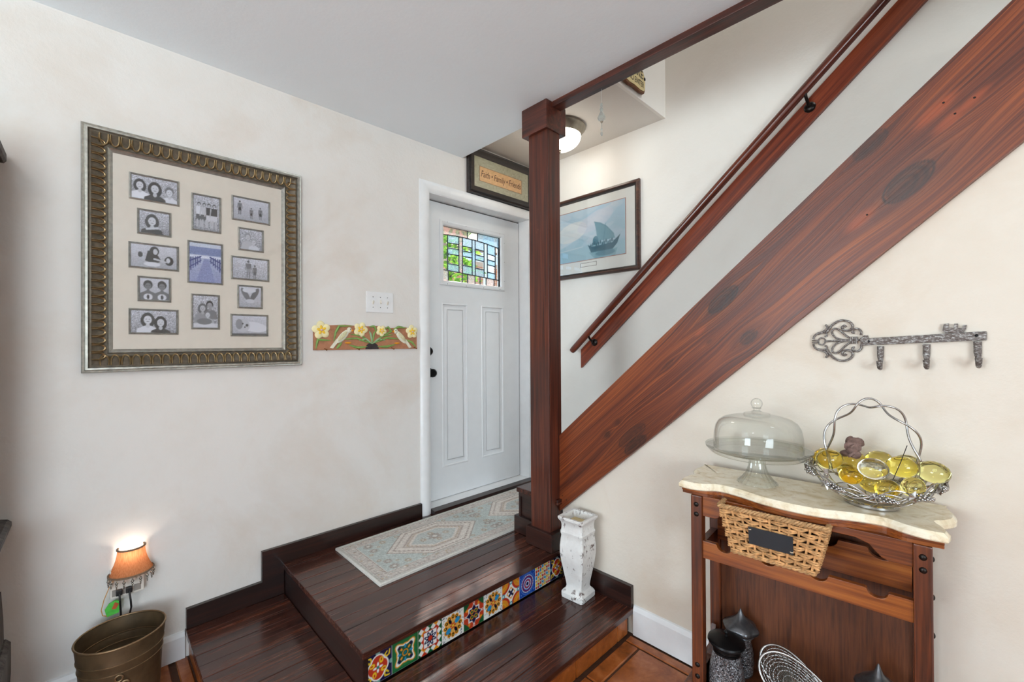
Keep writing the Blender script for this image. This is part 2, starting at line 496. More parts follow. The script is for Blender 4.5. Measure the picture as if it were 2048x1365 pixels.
# floor slab with its terracotta tiles
fl = thing('floor', 'terracotta tiled floor with dark grout joints', 'floor', (0, 0, 0), kind='structure')
part('grout_bed', MB().box(-0.1, 5.5, -4.5, 2.7, -0.12, -0.006), m_grout, fl)
def tile_mesh(w, d, h, nm):
    mb = MB().box(-w / 2, w / 2, -d / 2, d / 2, 0, h)
    return mb.mesh(nm, m_terra, smooth=0.6, bevel=0.004, bseg=1)
big = tile_mesh(0.298, 0.298, 0.012, 'floor_tile'); strip = tile_mesh(0.066, 0.298, 0.012, 'border_tile'); strip2 = tile_mesh(0.298, 0.044, 0.012, 'border_tile')
def put_tile(me, x, y, nm='floor_tile'):
    o = link(nm, me, fl); o.location = (x, y, -0.012 + random.uniform(-0.001, 0.0008)); o.rotation_euler = (0, 0, random.choice((0, PI)))
for i in range(11):
    for j in range(-9, 1):
        x = 1.385 + 0.152 + (i - 0) * 0.305; y = 1.768 - 0.152 + j * 0.305
        if x < 3.6: put_tile(big, x, y)
for i in range(5):
    for j in range(-9, -4):
        put_tile(big, 1.385 + 0.152 - (i + 1) * 0.305, 1.768 - 0.152 + j * 0.305)
for j in range(6): put_tile(strip, 1.346, 1.618 - j * 0.305, 'border_tile')
for i in range(5): put_tile(strip2, 0.155 + i * 0.305, 0.286, 'border_tile')
for i in range(7): put_tile(strip2, 1.46 + i * 0.305, 1.797, 'border_tile')
part('plain_floor', MB().box(3.6, 5.5, -4.5, 1.84, -0.006, 0.0).box(0.0, 3.6, -4.5, -1.2, -0.006, 0.0), m_terra, fl)

# walls
DY0, DY1, DZ1 = 1.575, 2.515, 2.362      # door opening in the left wall
lw = thing('wall_left', 'off-white plaster wall with faint tan stains, holding the door', 'wall', (0, 0, 0), kind='structure')
mb = MB().box(-0.16, 0, -4.5, DY0, -0.1, 5.3).box(-0.16, 0, DY1, 2.75, -0.1, 5.3).box(-0.16, 0, DY0, DY1, DZ1, 5.3).box(-0.16, 0, DY0, DY1, -0.1, ZL - 0.02)
part('plaster', mb, m_wall, lw)
struct('wall_back', MB().box(0, 5.5, Y2, Y2 + 0.15, -0.1, 5.3), m_wall2, 'smooth white wall beyond the stairs, behind the handrail')
SL = 0.886
def str_top(x): return 0.887 + SL * (x - 0.898)
def str_bot(x): return 0.536 + SL * (x - 0.963)
mb = MB(); xe = 3.1
mb.prism([(0.886, 0.0 - 0.1), (5.5, -0.1), (5.5, ZC), (xe, ZC), (xe, str_bot(xe) + 0.1), (0.886, str_bot(0.886) + 0.1)], Y1, Y1 + 0.09, lambda a, b, h: (a, h, b))
struct('wall_right', mb, m_wall_r, 'cream plaster wall under the staircase, behind the marble-topped rack')
# walls and windows behind the camera
mb = MB()
mb.box(-0.16, 0.35, -4.65, -4.5, -0.1, 2.9).box(2.05, 5.66, -4.65, -4.5, -0.1, 2.9).box(0.35, 2.05, -4.65, -4.5, -0.1, 0.65).box(0.35, 2.05, -4.65, -4.5, 2.45, 2.9)
struct('wall_front', mb, m_wall, 'plaster wall with a window facing the stairs')
mb = MB()
mb.box(5.5, 5.66, -4.65, -2.6, -0.1, 2.9).box(5.5, 5.66, -0.6, 2.75, -0.1, 5.3).box(5.5, 5.66, -2.6, -0.6, -0.1, 0.65).box(5.5, 5.66, -2.6, -0.6, 2.45, 2.9)
struct('wall_far', mb, m_wall, 'plaster side wall with a window')
for nm, mbx in (('window_1', MB().sweep_rect(0.35, 2.05, 0.65, 2.45, [(0, -0.1), (0.06, -0.1), (0.06, 0.02), (0, 0.02)], lambda a, b, h: (a, -4.5 + h, b)).box(1.18, 1.22, -4.6, -4.56, 0.7, 2.4)),
                ('window_2', MB().sweep_rect(-2.6, -0.6, 0.65, 2.45, [(0, -0.1), (0.06, -0.1), (0.06, 0.02), (0, 0.02)], lambda a, b, h: (5.5 - h, a, b)).box(5.56, 5.6, -1.62, -1.58, 0.7, 2.4))):
    struct(nm, mbx, m_white, 'white framed window letting daylight into the room')
# ceilings
struct('ceiling', MB().box(-0.16, 5.6, -4.6, 1.838, ZC, ZC + 0.4).box(-0.16, 0.72, 1.838, 1.858, ZC, ZC + 0.4), m_ceil, 'pale grey painted ceiling of the room')
cn = struct('ceiling_entry', MB().box(-0.1, 1.10, 1.80, Y2 + 0.05, ZN, ZN + 0.24), m_nook, 'warm white low ceiling over the entry door')
struct('wall_stairwell', MB().box(1.10, 1.118, 1.84, Y2 + 0.05, ZN, 5.3).box(1.0, 1.10, 1.84, Y2 + 0.05, ZN + 0.24, 5.3), m_wall2, 'pale wall of the stairwell behind the hanging sign')
struct('wall_stairwell_side', MB().box(1.0, 5.5, 1.76, 1.838, ZC + 0.38, 5.3), m_wall2, 'pale upper wall of the stairwell')
struct('ceiling_stairwell', MB().box(0.9, 5.6, 1.7, 2.8, 5.3, 5.4), m_ceil, 'white ceiling over the stairwell')

# white baseboards
mb = MB().prism([(0, 0), (0.016, 0), (0.016, 0.095), (0.010, 0.112), (0, 0.115)], -4.5, 0.298, lambda a, b, h: (a, h, b))
struct('baseboard_left', mb, m_white, 'white baseboard beside the metal bucket')
mb = MB().prism([(0, 0), (0.016, 0), (0.016, 0.115), (0.008, 0.135), (0, 0.137)], 1.318, 5.5, lambda a, b, h: (h, Y1 - a, b))
struct('baseboard_right', mb, m_white, 'tall white baseboard behind the marble-topped rack')

# ------------------------------------------------------------------ two-level dark wooden platform
pf = thing('floor_platform', 'dark stained two-level wooden entry platform with tiled riser', 'platform', (0.65, 1.0, 0), kind='structure')
part('core', MB().box(0.0, 1.285, 0.325, Y1 - 0.002, 0.0, ZP - 0.03).box(0, 0.88, 0.722, Y2, 0, ZL - 0.042).box(0.88, 0.884, 0.73, Y1 - 0.03, ZP, ZL - 0.04), m_dark_x, pf)
def planks(x0, x1, y0, y1, ztop, th, n, nm='plank'):
    w = (x1 - x0) / n
    me = MB().box(-w / 2 + 0.0008, w / 2 - 0.0008, -(y1 - y0) / 2, (y1 - y0) / 2, -th, 0).mesh(nm, m_dark, smooth=0.5, bevel=0.0018, bseg=1)
    for i in range(n):
        o = link(nm, me, pf)
        o.location = (x0 + (i + 0.5) * w - 0.65, (y0 + y1) / 2 - 1.0, ztop + random.uniform(-0.0007, 0.0007))
planks(0.002, 0.915, 0.694, Y2 - 0.002, ZL, 0.026, 11)
planks(0.002, 0.906, 0.300, 0.700, ZP, 0.026, 11)
planks(0.906, 1.318, 0.300, Y1 - 0.004, ZP, 0.026, 5)
# side riser of the upper level, rail over the tiles, end trim
part('riser_board', MB().box(0.002, 0.898, 0.702, 0.722, ZP - 0.01, ZL - 0.026), m_dark_x, pf, bevel=0.002)
part('tile_rail', MB().box(0.884, 0.903, 0.702, Y1 - 0.03, 0.240, ZL - 0.026), m_dark_y, pf, bevel=0.003)
# skirting
mb = MB().prism([(0.302, ZP), (0.70, ZP), (0.70, ZL), (1.508, ZL), (1.508, 0.362), (0.600, 0.362), (0.600, 0.216), (0.302, 0.211)], 0.0, 0.021, lambda a, b, h: (h, a, b))
part('skirting', mb, m_dark_y, pf, bevel=0.002)
mb = MB().prism([(0.90, ZP), (1.313, ZP), (1.313, 0.226), (0.90, 0.226)], Y1, Y1 - 0.022, lambda a, b, h: (a, h, b))
part('skirting', mb, m_dark_x, pf, bevel=0.002)

# painted riser tiles
TW = 0.1128
def tile_canvas(k):
    n = 54; c = Cv(1, 1, n, n, (240, 238, 230)); NAVY = (22, 24, 66); RED = (188, 52, 30); YEL = (236, 196, 40); GRN = (26, 88, 48); WHT = (240, 238, 232); ORG = (234, 150, 36); BLU = (28, 70, 160); SKY = (40, 140, 190); BLK = (16, 18, 34)
    def four(f):
        for q in range(4):
            a = q * PI / 2; f(lambda x, y: (0.5 + (x - .5) * math.cos(a) - (y - .5) * math.sin(a), 0.5 + (x - .5) * math.sin(a) + (y - .5) * math.cos(a)), a)
    if k == 0:
        c.rect(0, 1, 0, 1, NAVY)
        four(lambda t, a: (c.path([t(.08, .1), t(.1, .24), t(.2, .28), t(.26, .2), t(.18, .13)], .05, YEL), c.ell(*t(0.5, 0.02), .08, .08, (120, 160, 150))))
        for w, col in ((.045, WHT), (0, RED)):
            c.ell(.5, .36, .22 + w, .24 + w, col); c.ell(.5, .64, .22 + w, .24 + w, col); c.ell(.36, .5, .2 + w, .22 + w, col); c.ell(.64, .5, .2 + w, .22 + w, col)
        four(lambda t, a: (c.ell(*t(.38, .3), .075, .10, YEL, a), c.ell(*t(.38, .28), .03, .05, RED, a)))
        for a in range(4): c.ell(.5 + .1 * math.cos(a * PI / 2), .5 + .1 * math.sin(a * PI / 2), .075, .035, WHT, a * PI / 2)
        c.ell(.5, .5, .05, .05, (30, 120, 110))
    elif k == 1:
        c.rect(0, 1, 0, 1, GRN)
        c.rect(.05, .95, .05, .95, (34, 110, 60))
        P = []
        for i in range(64):
            a = i / 64 * 2 * PI; r = .36 + .085 * math.cos(4 * a) * -1 + .03 * math.cos(8 * a); P.append((.5 + r * math.cos(a), .5 + r * math.sin(a)))
        c.path(P, .07, ORG, closed=True); c.poly(P, WHT)
        P2 = [(.5 + (x - .5) * .86, .5 + (y - .5) * .86) for x, y in P]; c.poly(P2, (30, 84, 62))
        for i in range(8):
            a = i * PI / 4; c.ell(.5 + .22 * math.cos(a), .5 + .22 * math.sin(a), .07, .035, ORG if i % 2 else SKY, a)
        four(lambda t, a: (c.ell(*t(.27, .27), .07, .05, NAVY, a + .8), c.ell(*t(.2, .2), .05, .05, WHT, op=.9)))
        c.ring(.5, .5, .1, .1, .03, ORG); c.ell(.5, .5, .06, .06, (30, 110, 120))
    elif k == 2:
        for i in range(5):
            for j in range(5):
                x, y = i * .25, j * .25
                c.poly([(x - .14, y), (x, y - .14), (x + .14, y), (x, y + .14)], [GRN, RED, GRN, ORG][(i + j * 2) % 4])
        c.rect(.2, .8, .2, .8, RED); c.rect(.23, .77, .23, .77, WHT)
        for i in range(8):
            a = i * PI / 4 + PI / 8; c.ell(.5 + .15 * math.cos(a), .5 + .15 * math.sin(a), .12, .055, NAVY, a); c.ell(.5 + .16 * math.cos(a), .5 + .16 * math.sin(a), .05, .018, WHT, a)
        c.ell(.5, .5, .09, .09, RED)
    elif k == 3:
        for i in range(90): c.ell(random.random(), random.random(), .022, .012, NAVY, random.random() * 3)
        for i in range(12):
            a = i * PI / 6; c.ell(.5 + .33 * math.cos(a), .5 + .33 * math.sin(a), .11, .09, ORG, a); 
        for i in range(12):
            a = i * PI / 6; c.ell(.5 + .33 * math.cos(a), .5 + .33 * math.sin(a), .065, .05, BLK, a)
            c.ell(.5 + .34 * math.cos(a), .5 + .34 * math.sin(a), .025, .02, YEL, a)
        c.ell(.5, .5, .24, .24, (226, 170, 80))
        for a in (.6, .6 + PI): c.ell(.5 + .24 * math.cos(a), .5 + .24 * math.sin(a), .12, .1, SKY, a)
        for a in (2.2, 2.2 + PI): c.ell(.5 + .22 * math.cos(a), .5 + .22 * math.sin(a), .1, .06, BLK, a)
        for i in range(6): c.ell(.5 + .09 * math.cos(i * PI / 3), .5 + .09 * math.sin(i * PI / 3), .05, .03, RED, i * PI / 3)
        c.ell(.5, .5, .045, .045, YEL)
    elif k == 4:
        c.rect(0, 1, 0, 1, (190, 60, 30))
        four(lambda t, a: (c.poly([t(0, 0), t(.3, 0), t(.22, .12), t(.12, .22), t(0, .3)], GRN), c.ell(*t(.27, .16), .05, .07, ORG, a)))
        for w, col in ((.055, WHT), (0, NAVY)):
            c.poly([(.5, .12 - w), (.64, .34), (.88 + w, .5), (.64, .66), (.5, .88 + w), (.36, .66), (.12 - w, .5), (.36, .34)], col)
            c.poly([(.28 - w, .28 - w), (.72 + w, .28 - w), (.72 + w, .72 + w), (.28 - w, .72 + w)], col)
        four(lambda t, a: (c.ell(*t(.4, .4), .085, .085, ORG), c.ell(*t(.4, .4), .055, .055, GRN), c.ring(*t(.5, .06), .04, .04, .02, WHT)))
    elif k == 5:
        for i in range(4):
            x, y = (0, 1, 1, 0)[i], (0, 0, 1, 1)[i]
            c.ell(x, y, .46, .46, RED); c.ell(x, y, .36, .36, ORG); c.ring(x, y, .2, .2, .05, YEL)
            for q in range(9):
                a = q * PI / 16 + (i * PI / 2); c.seg((x, y), (x + .34 * math.cos(a), y + .34 * math.sin(a)), .012, (196, 90, 30))
        c.poly([(.5, .24), (.76, .5), (.5, .76), (.24, .5)], ORG); c.poly([(.5, .3), (.7, .5), (.5, .7), (.3, .5)], WHT)
        for i in range(4):
            a = i * PI / 2 + PI / 4; c.ell(.5 + .1 * math.cos(a), .5 + .1 * math.sin(a), .09, .05, NAVY, a)
        for x, y in ((.5, .06), (.5, .94), (.06, .5), (.94, .5)): c.ell(x, y, .09, .09, (60, 150, 160)); c.ell(x, y, .04, .04, WHT)
    elif k == 6:
        c.rect(0, 1, 0, 1, BLU)
        for r, col, w in ((.44, (70, 120, 210), .03), (.36, WHT, .02), (.30, (120, 30, 70), .05), (.22, WHT, .02), (.16, RED, .04), (.10, WHT, .02)):
            c.ring(.5, .5, r, r, w, col)
            for i in range(20): a = i * PI / 10; c.ell(.5 + r * math.cos(a), .5 + r * math.sin(a), .018, .018, col)
        c.ell(.5, .5, .06, .06, NAVY)
        for i in range(40): a = random.random() * 2 * PI; r = .5 + random.random() * .2; c.ell(.5 + r * math.cos(a), .5 + r * math.sin(a), .02, .02, (120, 160, 220))
    elif k == 7:
        for i in range(7):
            for j in range(7):
                x, y = (i + .5) / 7, (j + .5) / 7; cc = [RED, SKY, YEL, RED, ORG][(i * 3 + j * 2) % 5]
                c.ell(x, y, .075, .05, cc, (i + j) % 2 * PI / 2)
                c.ell(x + .07, y + .07, .025, .025, [YEL, (60, 150, 150)][(i + j) % 2])
        for i in range(4): c.seg((0, .25 * i + .1), (1, .25 * i + .15), .012, (60, 140, 160))
        c.rect(0, 1, 0, .02, WHT); c.rect(0, 1, .98, 1, WHT); c.rect(0, .02, 0, 1, WHT); c.rect(.98, 1, 0, 1, WHT)
    c.C = c.C * 0.92
    return c
m_glaze = painted_mat('glazed tile', 0.12, 0.5)
for i, k in enumerate((0, 1, 2, 3, 4, 3, 5, 6, 7, 0)):
    cv = tile_canvas(k); y0 = 0.7045 + i * 0.1136
    print_part('painted_tile', cv, m_glaze, lambda a, b, d, y0=y0: (0.8945 + d, y0 + a * TW, 0.1245 + b * TW), pf, 0.009)
# terracotta facing under the lower level
for a, b in zip((1.815, 1.725, 1.42, 1.115, 0.81, 0.505), (1.729, 1.424, 1.119, 0.814, 0.509, 0.325)):
    part('facing_brick', MB().box(1.284, 1.298, b, a, 0.002, ZP - 0.028), m_terra, pf, bevel=0.004)
for i in range(4):
    x0 = 0.005 + i * 0.325; part('facing_brick', MB().box(x0, x0 + 0.319, 0.312, 0.326, 0.002, ZP - 0.028), m_terra, pf, bevel=0.004)

# ------------------------------------------------------------------ stairs
st = thing('staircase', 'dark wooden stairs rising behind the post beside the entry door', 'stairs', (0.6, 2.2, ZL), kind='structure')
part('step_trim', MB().box(0.575, 0.74, 1.778, 1.80, ZL + 0.001, 0.372).box(0.575, 0.60, 1.80, Y2 - 0.01, ZL + 0.001, 0.372), m_dark_x, st, bevel=0.003)
zt = 0.535
part('riser', MB().box(0.602, 0.75, 1.80, Y2 - 0.01, ZL, zt - 0.028), m_dark_x, st, bevel=0.002)
part('tread', MB().box(0.586, 0.90, 1.786, Y2 - 0.004, zt - 0.028, zt), m_dark, st, bevel=0.004)
part('step_frame', MB().box(0.600, 0.614, 1.792, 1.80, 0.372, zt - 0.03).box(0.614, 0.74, 1.792, 1.80, zt - 0.05, zt - 0.03), m_dark_x, st, bevel=0.001)
x, z = 0.90, zt
for i in range(9):
    z2 = z + 0.228; x2 = x + 0.257
    part('riser', MB().box(x - 0.02, x, Y1 + 0.09, Y2 - 0.004, z - 0.02, z2 - 0.03), m_dark_x, st)
    part('tread', MB().box(x - 0.03, x2, Y1 + 0.09, Y2 - 0.004, z2 - 0.03, z2), m_dark, st)
    x, z = x2, z2

# stringer: a broad board with knots
th = math.atan(SL); cs, sn = math.cos(th), math.sin(th)
SO = (0.8855, 1.82, 0.47)
sg = thing('stair_stringer', 'broad red-brown knotty plank slanting up along the stairs', 'stringer', SO)
ns, nt = 420, 90
Ls, T0, T1 = 2.88, -0.003, 0.303
knots = [(1.350, .239, .060, .024, 1.0), (1.320, .063, .030, .017, .9), (1.977, .114, .062, .030, 1.0), (2.007, .283, .045, .022, .85), (.626, .018, .060, .020, .95), (.640, .060, .075, .022, .75), (.53, .136, .016, .010, .8), (.618, .149, .012, .008, .6), (1.20, .15, .01, .006, .5), (2.60, .2, .05, .025, .9), (1.0, .19, .02, .008, .45)]
patches = [(2.153, .171, .05, .016), (2.155, .221, .06, .018), (2.207, .170, .05, .012), (1.829, .122, .05, .02), (1.20, .205, .03, .008)]
sv = np.linspace(0, Ls, ns); tv = np.linspace(T0, T1, nt)
SS, TT = np.meshgrid(sv, tv)
SS = TT * sn / cs + SS * (Ls - TT * sn / cs) / Ls
Wp = np.zeros_like(SS); K = np.zeros_like(SS); Pt = np.zeros_like(SS)
for (a, b, ra, rb, st_) in [(a_, b_, r_ * 1.15, q_ * 1.2, s_) for a_, b_, r_, q_, s_ in knots]:
    d2 = ((SS - a) / (ra * 2.6)) ** 2 + ((TT - b) / (rb * 3.2)) ** 2
    Wp += np.sign(TT - b) * rb * 1.1 * np.exp(-d2) * -1
    d = np.sqrt(((SS - a) / ra) ** 2 + ((TT - b) / rb) ** 2)
    K = np.maximum(K, st_ * np.clip((1.0 - d) * 7, 0, 0.9) * (0.86 + 0.10 * np.sin(d * 11 + SS * 90)))
    K = np.maximum(K, st_ * 0.95 * np.exp(-((d - 1.0) / 0.10) ** 2))
    K = np.maximum(K, 0.45 * st_ * np.exp(-(((SS - a) / (ra * 2.2)) ** 2 + ((TT - b) / (rb * 2.2)) ** 2)))
for (a, b, ra, rb) in patches:
    Pt = np.maximum(Pt, 0.55 * np.exp(-(((SS - a) / ra) ** 2 + ((TT - b) / rb) ** 2) ** 2))
def sl(s, t, dy=0.0):   # board coordinates -> local
    return (s * cs - t * sn, dy, s * sn + t * cs)
V = []; fs = []
for j in range(nt):
    for i in range(ns):
        s, t = sv[i], tv[j]
        s0 = t * sn / cs             # plumb cut against the post
        V.append(sl(s0 + s * (Ls - s0) / Ls, t))
fs = [(j * ns + i, j * ns + i + 1, (j + 1) * ns + i + 1, (j + 1) * ns + i) for j in range(nt - 1) for i in range(ns - 1)]
k = len(V); TH = 0.026
cor = [V[0], V[ns - 1], V[-1], V[(nt - 1) * ns]]
V += cor + [(p[0], TH, p[2]) for p in cor]
fs += [(k + i, k + (i + 1) % 4, k + 4 + (i + 1) % 4, k + 4 + i) for i in range(4)] + [(k + 7, k + 6, k + 5, k + 4)]
me = bpy.data.meshes.new('board')
# texture space follows the board: store it unrotated and turn the object
inv = Matrix.Rotation(th, 4, 'Y')
me.from_pydata([tuple(inv @ Vector(p)) for p in V], [], fs)
for nm, arr in (('warp', Wp), ('knot', K), ('patch', Pt)):
    at = me.attributes.new(nm, 'FLOAT', 'POINT')
    at.data.foreach_set('value', np.concatenate([arr.ravel(), np.zeros(8)]).astype(np.float32))
me.materials.append(m_string); me.update()
o = link('board', me, sg); o.rotation_euler = (0, -th, 0)
part('wall_trim', MB().prism([(0.90, str_top(0.90) - 0.012), (2.85, str_top(2.85) - 0.012), (2.85, str_top(2.85) - 0.05), (0.90, str_top(0.90) - 0.05)], 1.846, 1.945, lambda a, b, h: (a, h, b)), m_dark_x, sg)
me_nail = MB().ball((0, 0, 0), .003, .0015, .003, 6, 4).mesh('nail', m_black)
for s, t in ((2.15, .175), (2.16, .222), (2.2, .172), (1.83, .12), (0.06, .02), (0.05, .05)):
    o = link('nail', me_nail, sg); q = sl(s + .02, t); o.location = (q[0], -0.0005, q[2])

# post
po = thing('newel_post', 'tall square dark red-brown wooden post rising from platform to ceiling', 'post', (0.815, 1.80, ZL))
part('shaft', MB().box(0.752, 0.884, 1.752, 1.842, ZL, 2.52), m_post, po, bevel=0.004)
part('face_board', MB().box(0.746, 0.884, 1.742, 1.7515, ZL, 2.515), m_post, po, bevel=0.002)
part('cap', MB().box(0.712, 0.893, 1.722, 1.884, 2.512, ZC - 0.001), m_cap, po, bevel=0.003)
part('base_block', MB().box(0.725, 0.910, 1.722, 1.90, ZL + 0.0005, 0.372), m_dark_x, po, bevel=0.003)
# ceiling beam
bmv = thing('ceiling_beam', 'long flat dark brown beam edging the ceiling above the stairs', 'beam', (2.5, 1.825, ZC - 0.03))
part('beam_board', MB().box(0.893, 4.6, 1.770, 1.838, ZC - 0.03, ZC + 0.0), m_cap, bmv, bevel=0.003)
part('fascia_board', MB().box(1.119, 4.6, 1.8385, 1.842, ZC + 0.001, ZC + 0.36), m_cap, bmv)
# ------------------------------------------------------------------ handrail on the far wall
hr = thing('handrail', 'dark round wooden handrail on a backing board climbing the far wall', 'handrail', (0.46, Y2 - 0.04, 1.19))
mb = MB().prism([(0.463, 1.190), (2.75, 1.190 + .894 * 2.287), (2.75, 1.190 + .894 * 2.287 + .132), (0.463, 1.324)], Y2, Y2 - 0.022, lambda a, b, h: (a, h, b))
bk = slant('backing_board', mb, m_backer, hr, math.atan(.894), bevel=0.002)
rl = lambda x: 1.322 + 0.897 * (x - 0.44)
slant('rail', MB().tube([(0.432, 2.515, rl(.432)), (0.45, 2.515, rl(.45))] + [(x, 2.515, rl(x)) for x in (1.0, 1.6, 2.2, 2.75)], [0.020, 0.0230, .0230, .0230, .0230, .0230], 14), m_rail, hr, math.atan(.897), smooth=0.7)
for x in (0.585, 1.885):
    bz = rl(x) - 0.075
    b = part('bracket', MB().tube([(x, Y2 - .024, bz), (x, 2.55, bz + .004), (x - .004, 2.522, bz + .03), (x - .006, 2.516, rl(x) - .03), (x - .006, 2.515, rl(x) - .015)], [.008, .0075, .007, .0075, .009], 10), m_bronze, hr, smooth=0.8)
    mbx = MB(); mbx.add([(x + p[0], Y2 - .022 - p[2], bz + p[1]) for p in MB().lathe([(0.0001, .012), (.012, .012), (.021, .008), (.026, .003), (.026, 0)], 20).v], MB().lathe([(0.0001, .012), (.012, .012), (.021, .008), (.026, .003), (.026, 0)], 20).f)
    part('rosette', mbx, m_bronze, b, smooth=0.6)

# ------------------------------------------------------------------ entry door
LW = lambda a, b, h: (h, a, b)            # on the left wall: a = along, b = up, h = out of the wall
cas = thing('trim_1', 'rounded white casing around the entry door', 'trim', (0, 2.04, ZL), kind='structure')
prof = [(0.0, 0.0), (0.0, 0.008), (0.012, 0.017), (0.035, 0.022), (0.055, 0.018), (0.070, 0.010), (0.070, 0.0)]
def u_sweep(mb, a0, a1, b0, b1, prof):
    vs = []; n = len(prof)
    for i, h in prof:
        for a, b in ((a0 + i, b0), (a0 + i, b1 - i), (a1 - i, b1 - i), (a1 - i, b0)): vs.append(LW(a, b, h))
    fs = []
    for k in range(n):
        l = (k + 1) % n
        for q in range(3): fs.append((k * 4 + q, k * 4 + q + 1, l * 4 + q + 1, l * 4 + q))
    mb.add(vs, fs); return mb
part('casing', u_sweep(MB(), 1.508, 2.585, ZL + 0.0, 2.43, prof), m_white, cas, smooth=0.9)
part('jamb', MB().box(-0.16, 0.006, 1.572, 1.582, ZL, 2.37).box(-0.16, 0.006, 2.508, 2.520, ZL, 2.37).box(-0.16, 0.006, 1.575, 2.515, 2.356, 2.366), m_white, cas)
part('door_stop', MB().box(-0.13, -0.105, 1.582, 1.590, ZL, 2.356).box(-0.13, -0.105, 2.500, 2.508, ZL, 2.356).box(-0.13, -0.112, 1.59, 2.50, 2.338, 2.356), m_black, cas)
part('threshold', MB().box(-0.14, 0.0, 1.582, 2.508, ZL - 0.02, ZL + 0.028), m_white, cas, bevel=0.003)
part('sill_strip', MB().prism([(0.001, ZL), (0.062, ZL), (0.055, ZL + .026), (0.001, ZL + .030)], 1.578, 2.565, lambda a, b, h: (a, h, b)), m_dark_y, cas, bevel=0.002)

dr = thing('door_1', 'white entry door with leaded glass window and two tall panels', 'door', (-0.12, 2.04, ZL), kind='structure')
xf = -0.100; xb = -0.143
gy0, gy1, gz0, gz1 = 1.752, 2.318, 1.800, 2.212
d0, d1, zb_, zt_ = 1.584, 2.502, ZL + 0.032, 2.348
pan = [(1.748, 1.975, 0.517, 1.658), (2.104, 2.331, 0.517, 1.658)]
# slab as stiles and rails around the glass and panels
mb = MB()
def bx(a, b, c, d): mb.box(xb, xf, a, b, c, d)
bx(d0, 1.748, zb_, zt_); bx(2.331, d1, zb_, zt_)
bx(1.748, 2.331, zb_, .517); bx(1.748, 2.331, 1.658, gz0); bx(1.748, 2.331, gz1, zt_); bx(1.975, 2.104, .517, 1.658)
mb.box(xb, xf, 1.748, gy0, gz0, gz1); mb.box(xb, xf, gy1, 2.331, gz0, gz1)
part('slab', mb, m_door, dr)
for a, b, c, d in pan:
    pprof = [(0, 0), (.004, .003), (.009, .003), (.013, -.007), (.022, -.009), (.030, -.008), (.042, -.0015), (.046, -.0015), (.046, -.03), (0, -.03)]
    pmb = MB().sweep_rect(a, b, c, d, pprof, lambda p, q, h: (xf + h, p, q)).box(xb + .004, xf - .0015, a + .044, b - .044, c + .044, d - .044)
    part('panel', pmb, m_door, dr, smooth=0.5)
gfr = part('glass_frame', MB().sweep_rect(1.730, 2.342, 1.782, 2.236, [(0, 0), (.003, .010), (.012, .014), (.026, .010), (.032, .004), (.036, -.01), (.036, -.04), (0, -.04)], lambda p, q, h: (xf + h, p, q)), m_door, dr, smooth=0.6)
me_s = MB().ball((0, 0, 0), .003, .003, .003, 6, 4).mesh('screw', m_black)
for i in range(4):
    for zz in (1.792, 2.224):
        o = link('screw', me_s, gfr); o.location = (xf + .012 + .12, 1.79 + i * .165 - 2.04, zz - ZL)
for i in range(3):
    o = link('screw', me_s, gfr); o.location = (xf + .012 + .12, 2.332 - 2.04, 1.86 + i * .15 - ZL)
# leaded glass: panes between lead cames
m_lead = plain('lead came', (58, 62, 68), 0.4, 0.7, var=0.2)
m_clear = thin_glass('clear pane', (240, 246, 246), 1.0)
m_tex = thin_glass('hammered pane', (196, 216, 226), 0.8, 0.26, bscale=240.0, bstr=0.6)
m_rose = thin_glass('rose pane', (222, 196, 184), 0.8, 0.30, bscale=160.0, bstr=0.4)
xg = -0.119
A0, A1, B0, B1 = gy0 + 0.012, gy1 - 0.012, gz0 + 0.010, gz1 - 0.012
def arc(a): return B1 - 0.052 - 0.16 * ((a - (A0 + .16)) ** 2) * (1.0 if a > A0 + .16 else 2.0) - (0.04 * max(0, a - A0 - .35))
def arc2(a): return B0 + 0.085 - 0.05 * (a - A0) 
wA = A1 - A0
cols = [0.0, .092, .275, .335, .50, .555, .715, .775, .925, 1.0]
kinds_ = ['c', 't', 'r', 't', 'x', 't', 'c', 't', 'c']
cut = {1: (.78, .64, .47, .20), 3: (.76, .63, .48, .23), 5: (.76, .60, .46, .22), 7: (.72, .55, .40, .18)}
came = MB()
def pane(poly, mat):
    part('pane', MB().prism(poly, xg - .0015, xg + .0015, LW), mat, gfr)
def cm(p, q, w=.0040):
    came.tube([LW(p[0], p[1], xg), LW(q[0], q[1], xg)], w, 6)
top = lambda a: arc(a)
for i in range(9):
    a, b = A0 + cols[i] * wA, A0 + cols[i + 1] * wA
    m_ = (a + b) / 2
    if i in cut:
        H = lambda t, a_: arc2(a_) + (top(a_) - arc2(a_)) * t
        lv = (1.0,) + cut[i] + (0.0,)
        for q in range(len(lv) - 1):
            pane([(a, H(lv[q + 1], a)), (b, H(lv[q + 1], b)), (b, H(lv[q], b)), (a, H(lv[q], a))], (m_tex, m_clear)[q % 2])
            if q: cm((a, H(lv[q], a)), (b, H(lv[q], b)))
    else:
        pane([(a, arc2(a)), (b, arc2(b)), (b, top(b)), (a, top(a))], {'c': m_clear, 'r': m_rose, 'x': m_tex}[kinds_[i]])
    if i: cm((a, arc2(a)), (a, top(a)))
    cm((a, top(a)), (b, top(b))); cm((a, arc2(a)), (b, arc2(b)))
tb = [(A0, A0 + .42 * wA, m_rose), (A0 + .42 * wA, A0 + .60 * wA, m_clear), (A0 + .60 * wA, A1, m_tex)]
for a, b, mm in tb:
    k_ = 5; pts = [(a + (b - a) * t / k_, top(a + (b - a) * t / k_)) for t in range(k_ + 1)]
    pane(pts + [(b, B1), (a, B1)], mm); cm((b, top(b)), (b, B1))
bt = [0, .10, .33, .42, .55, .64, .75, .9, 1.0]
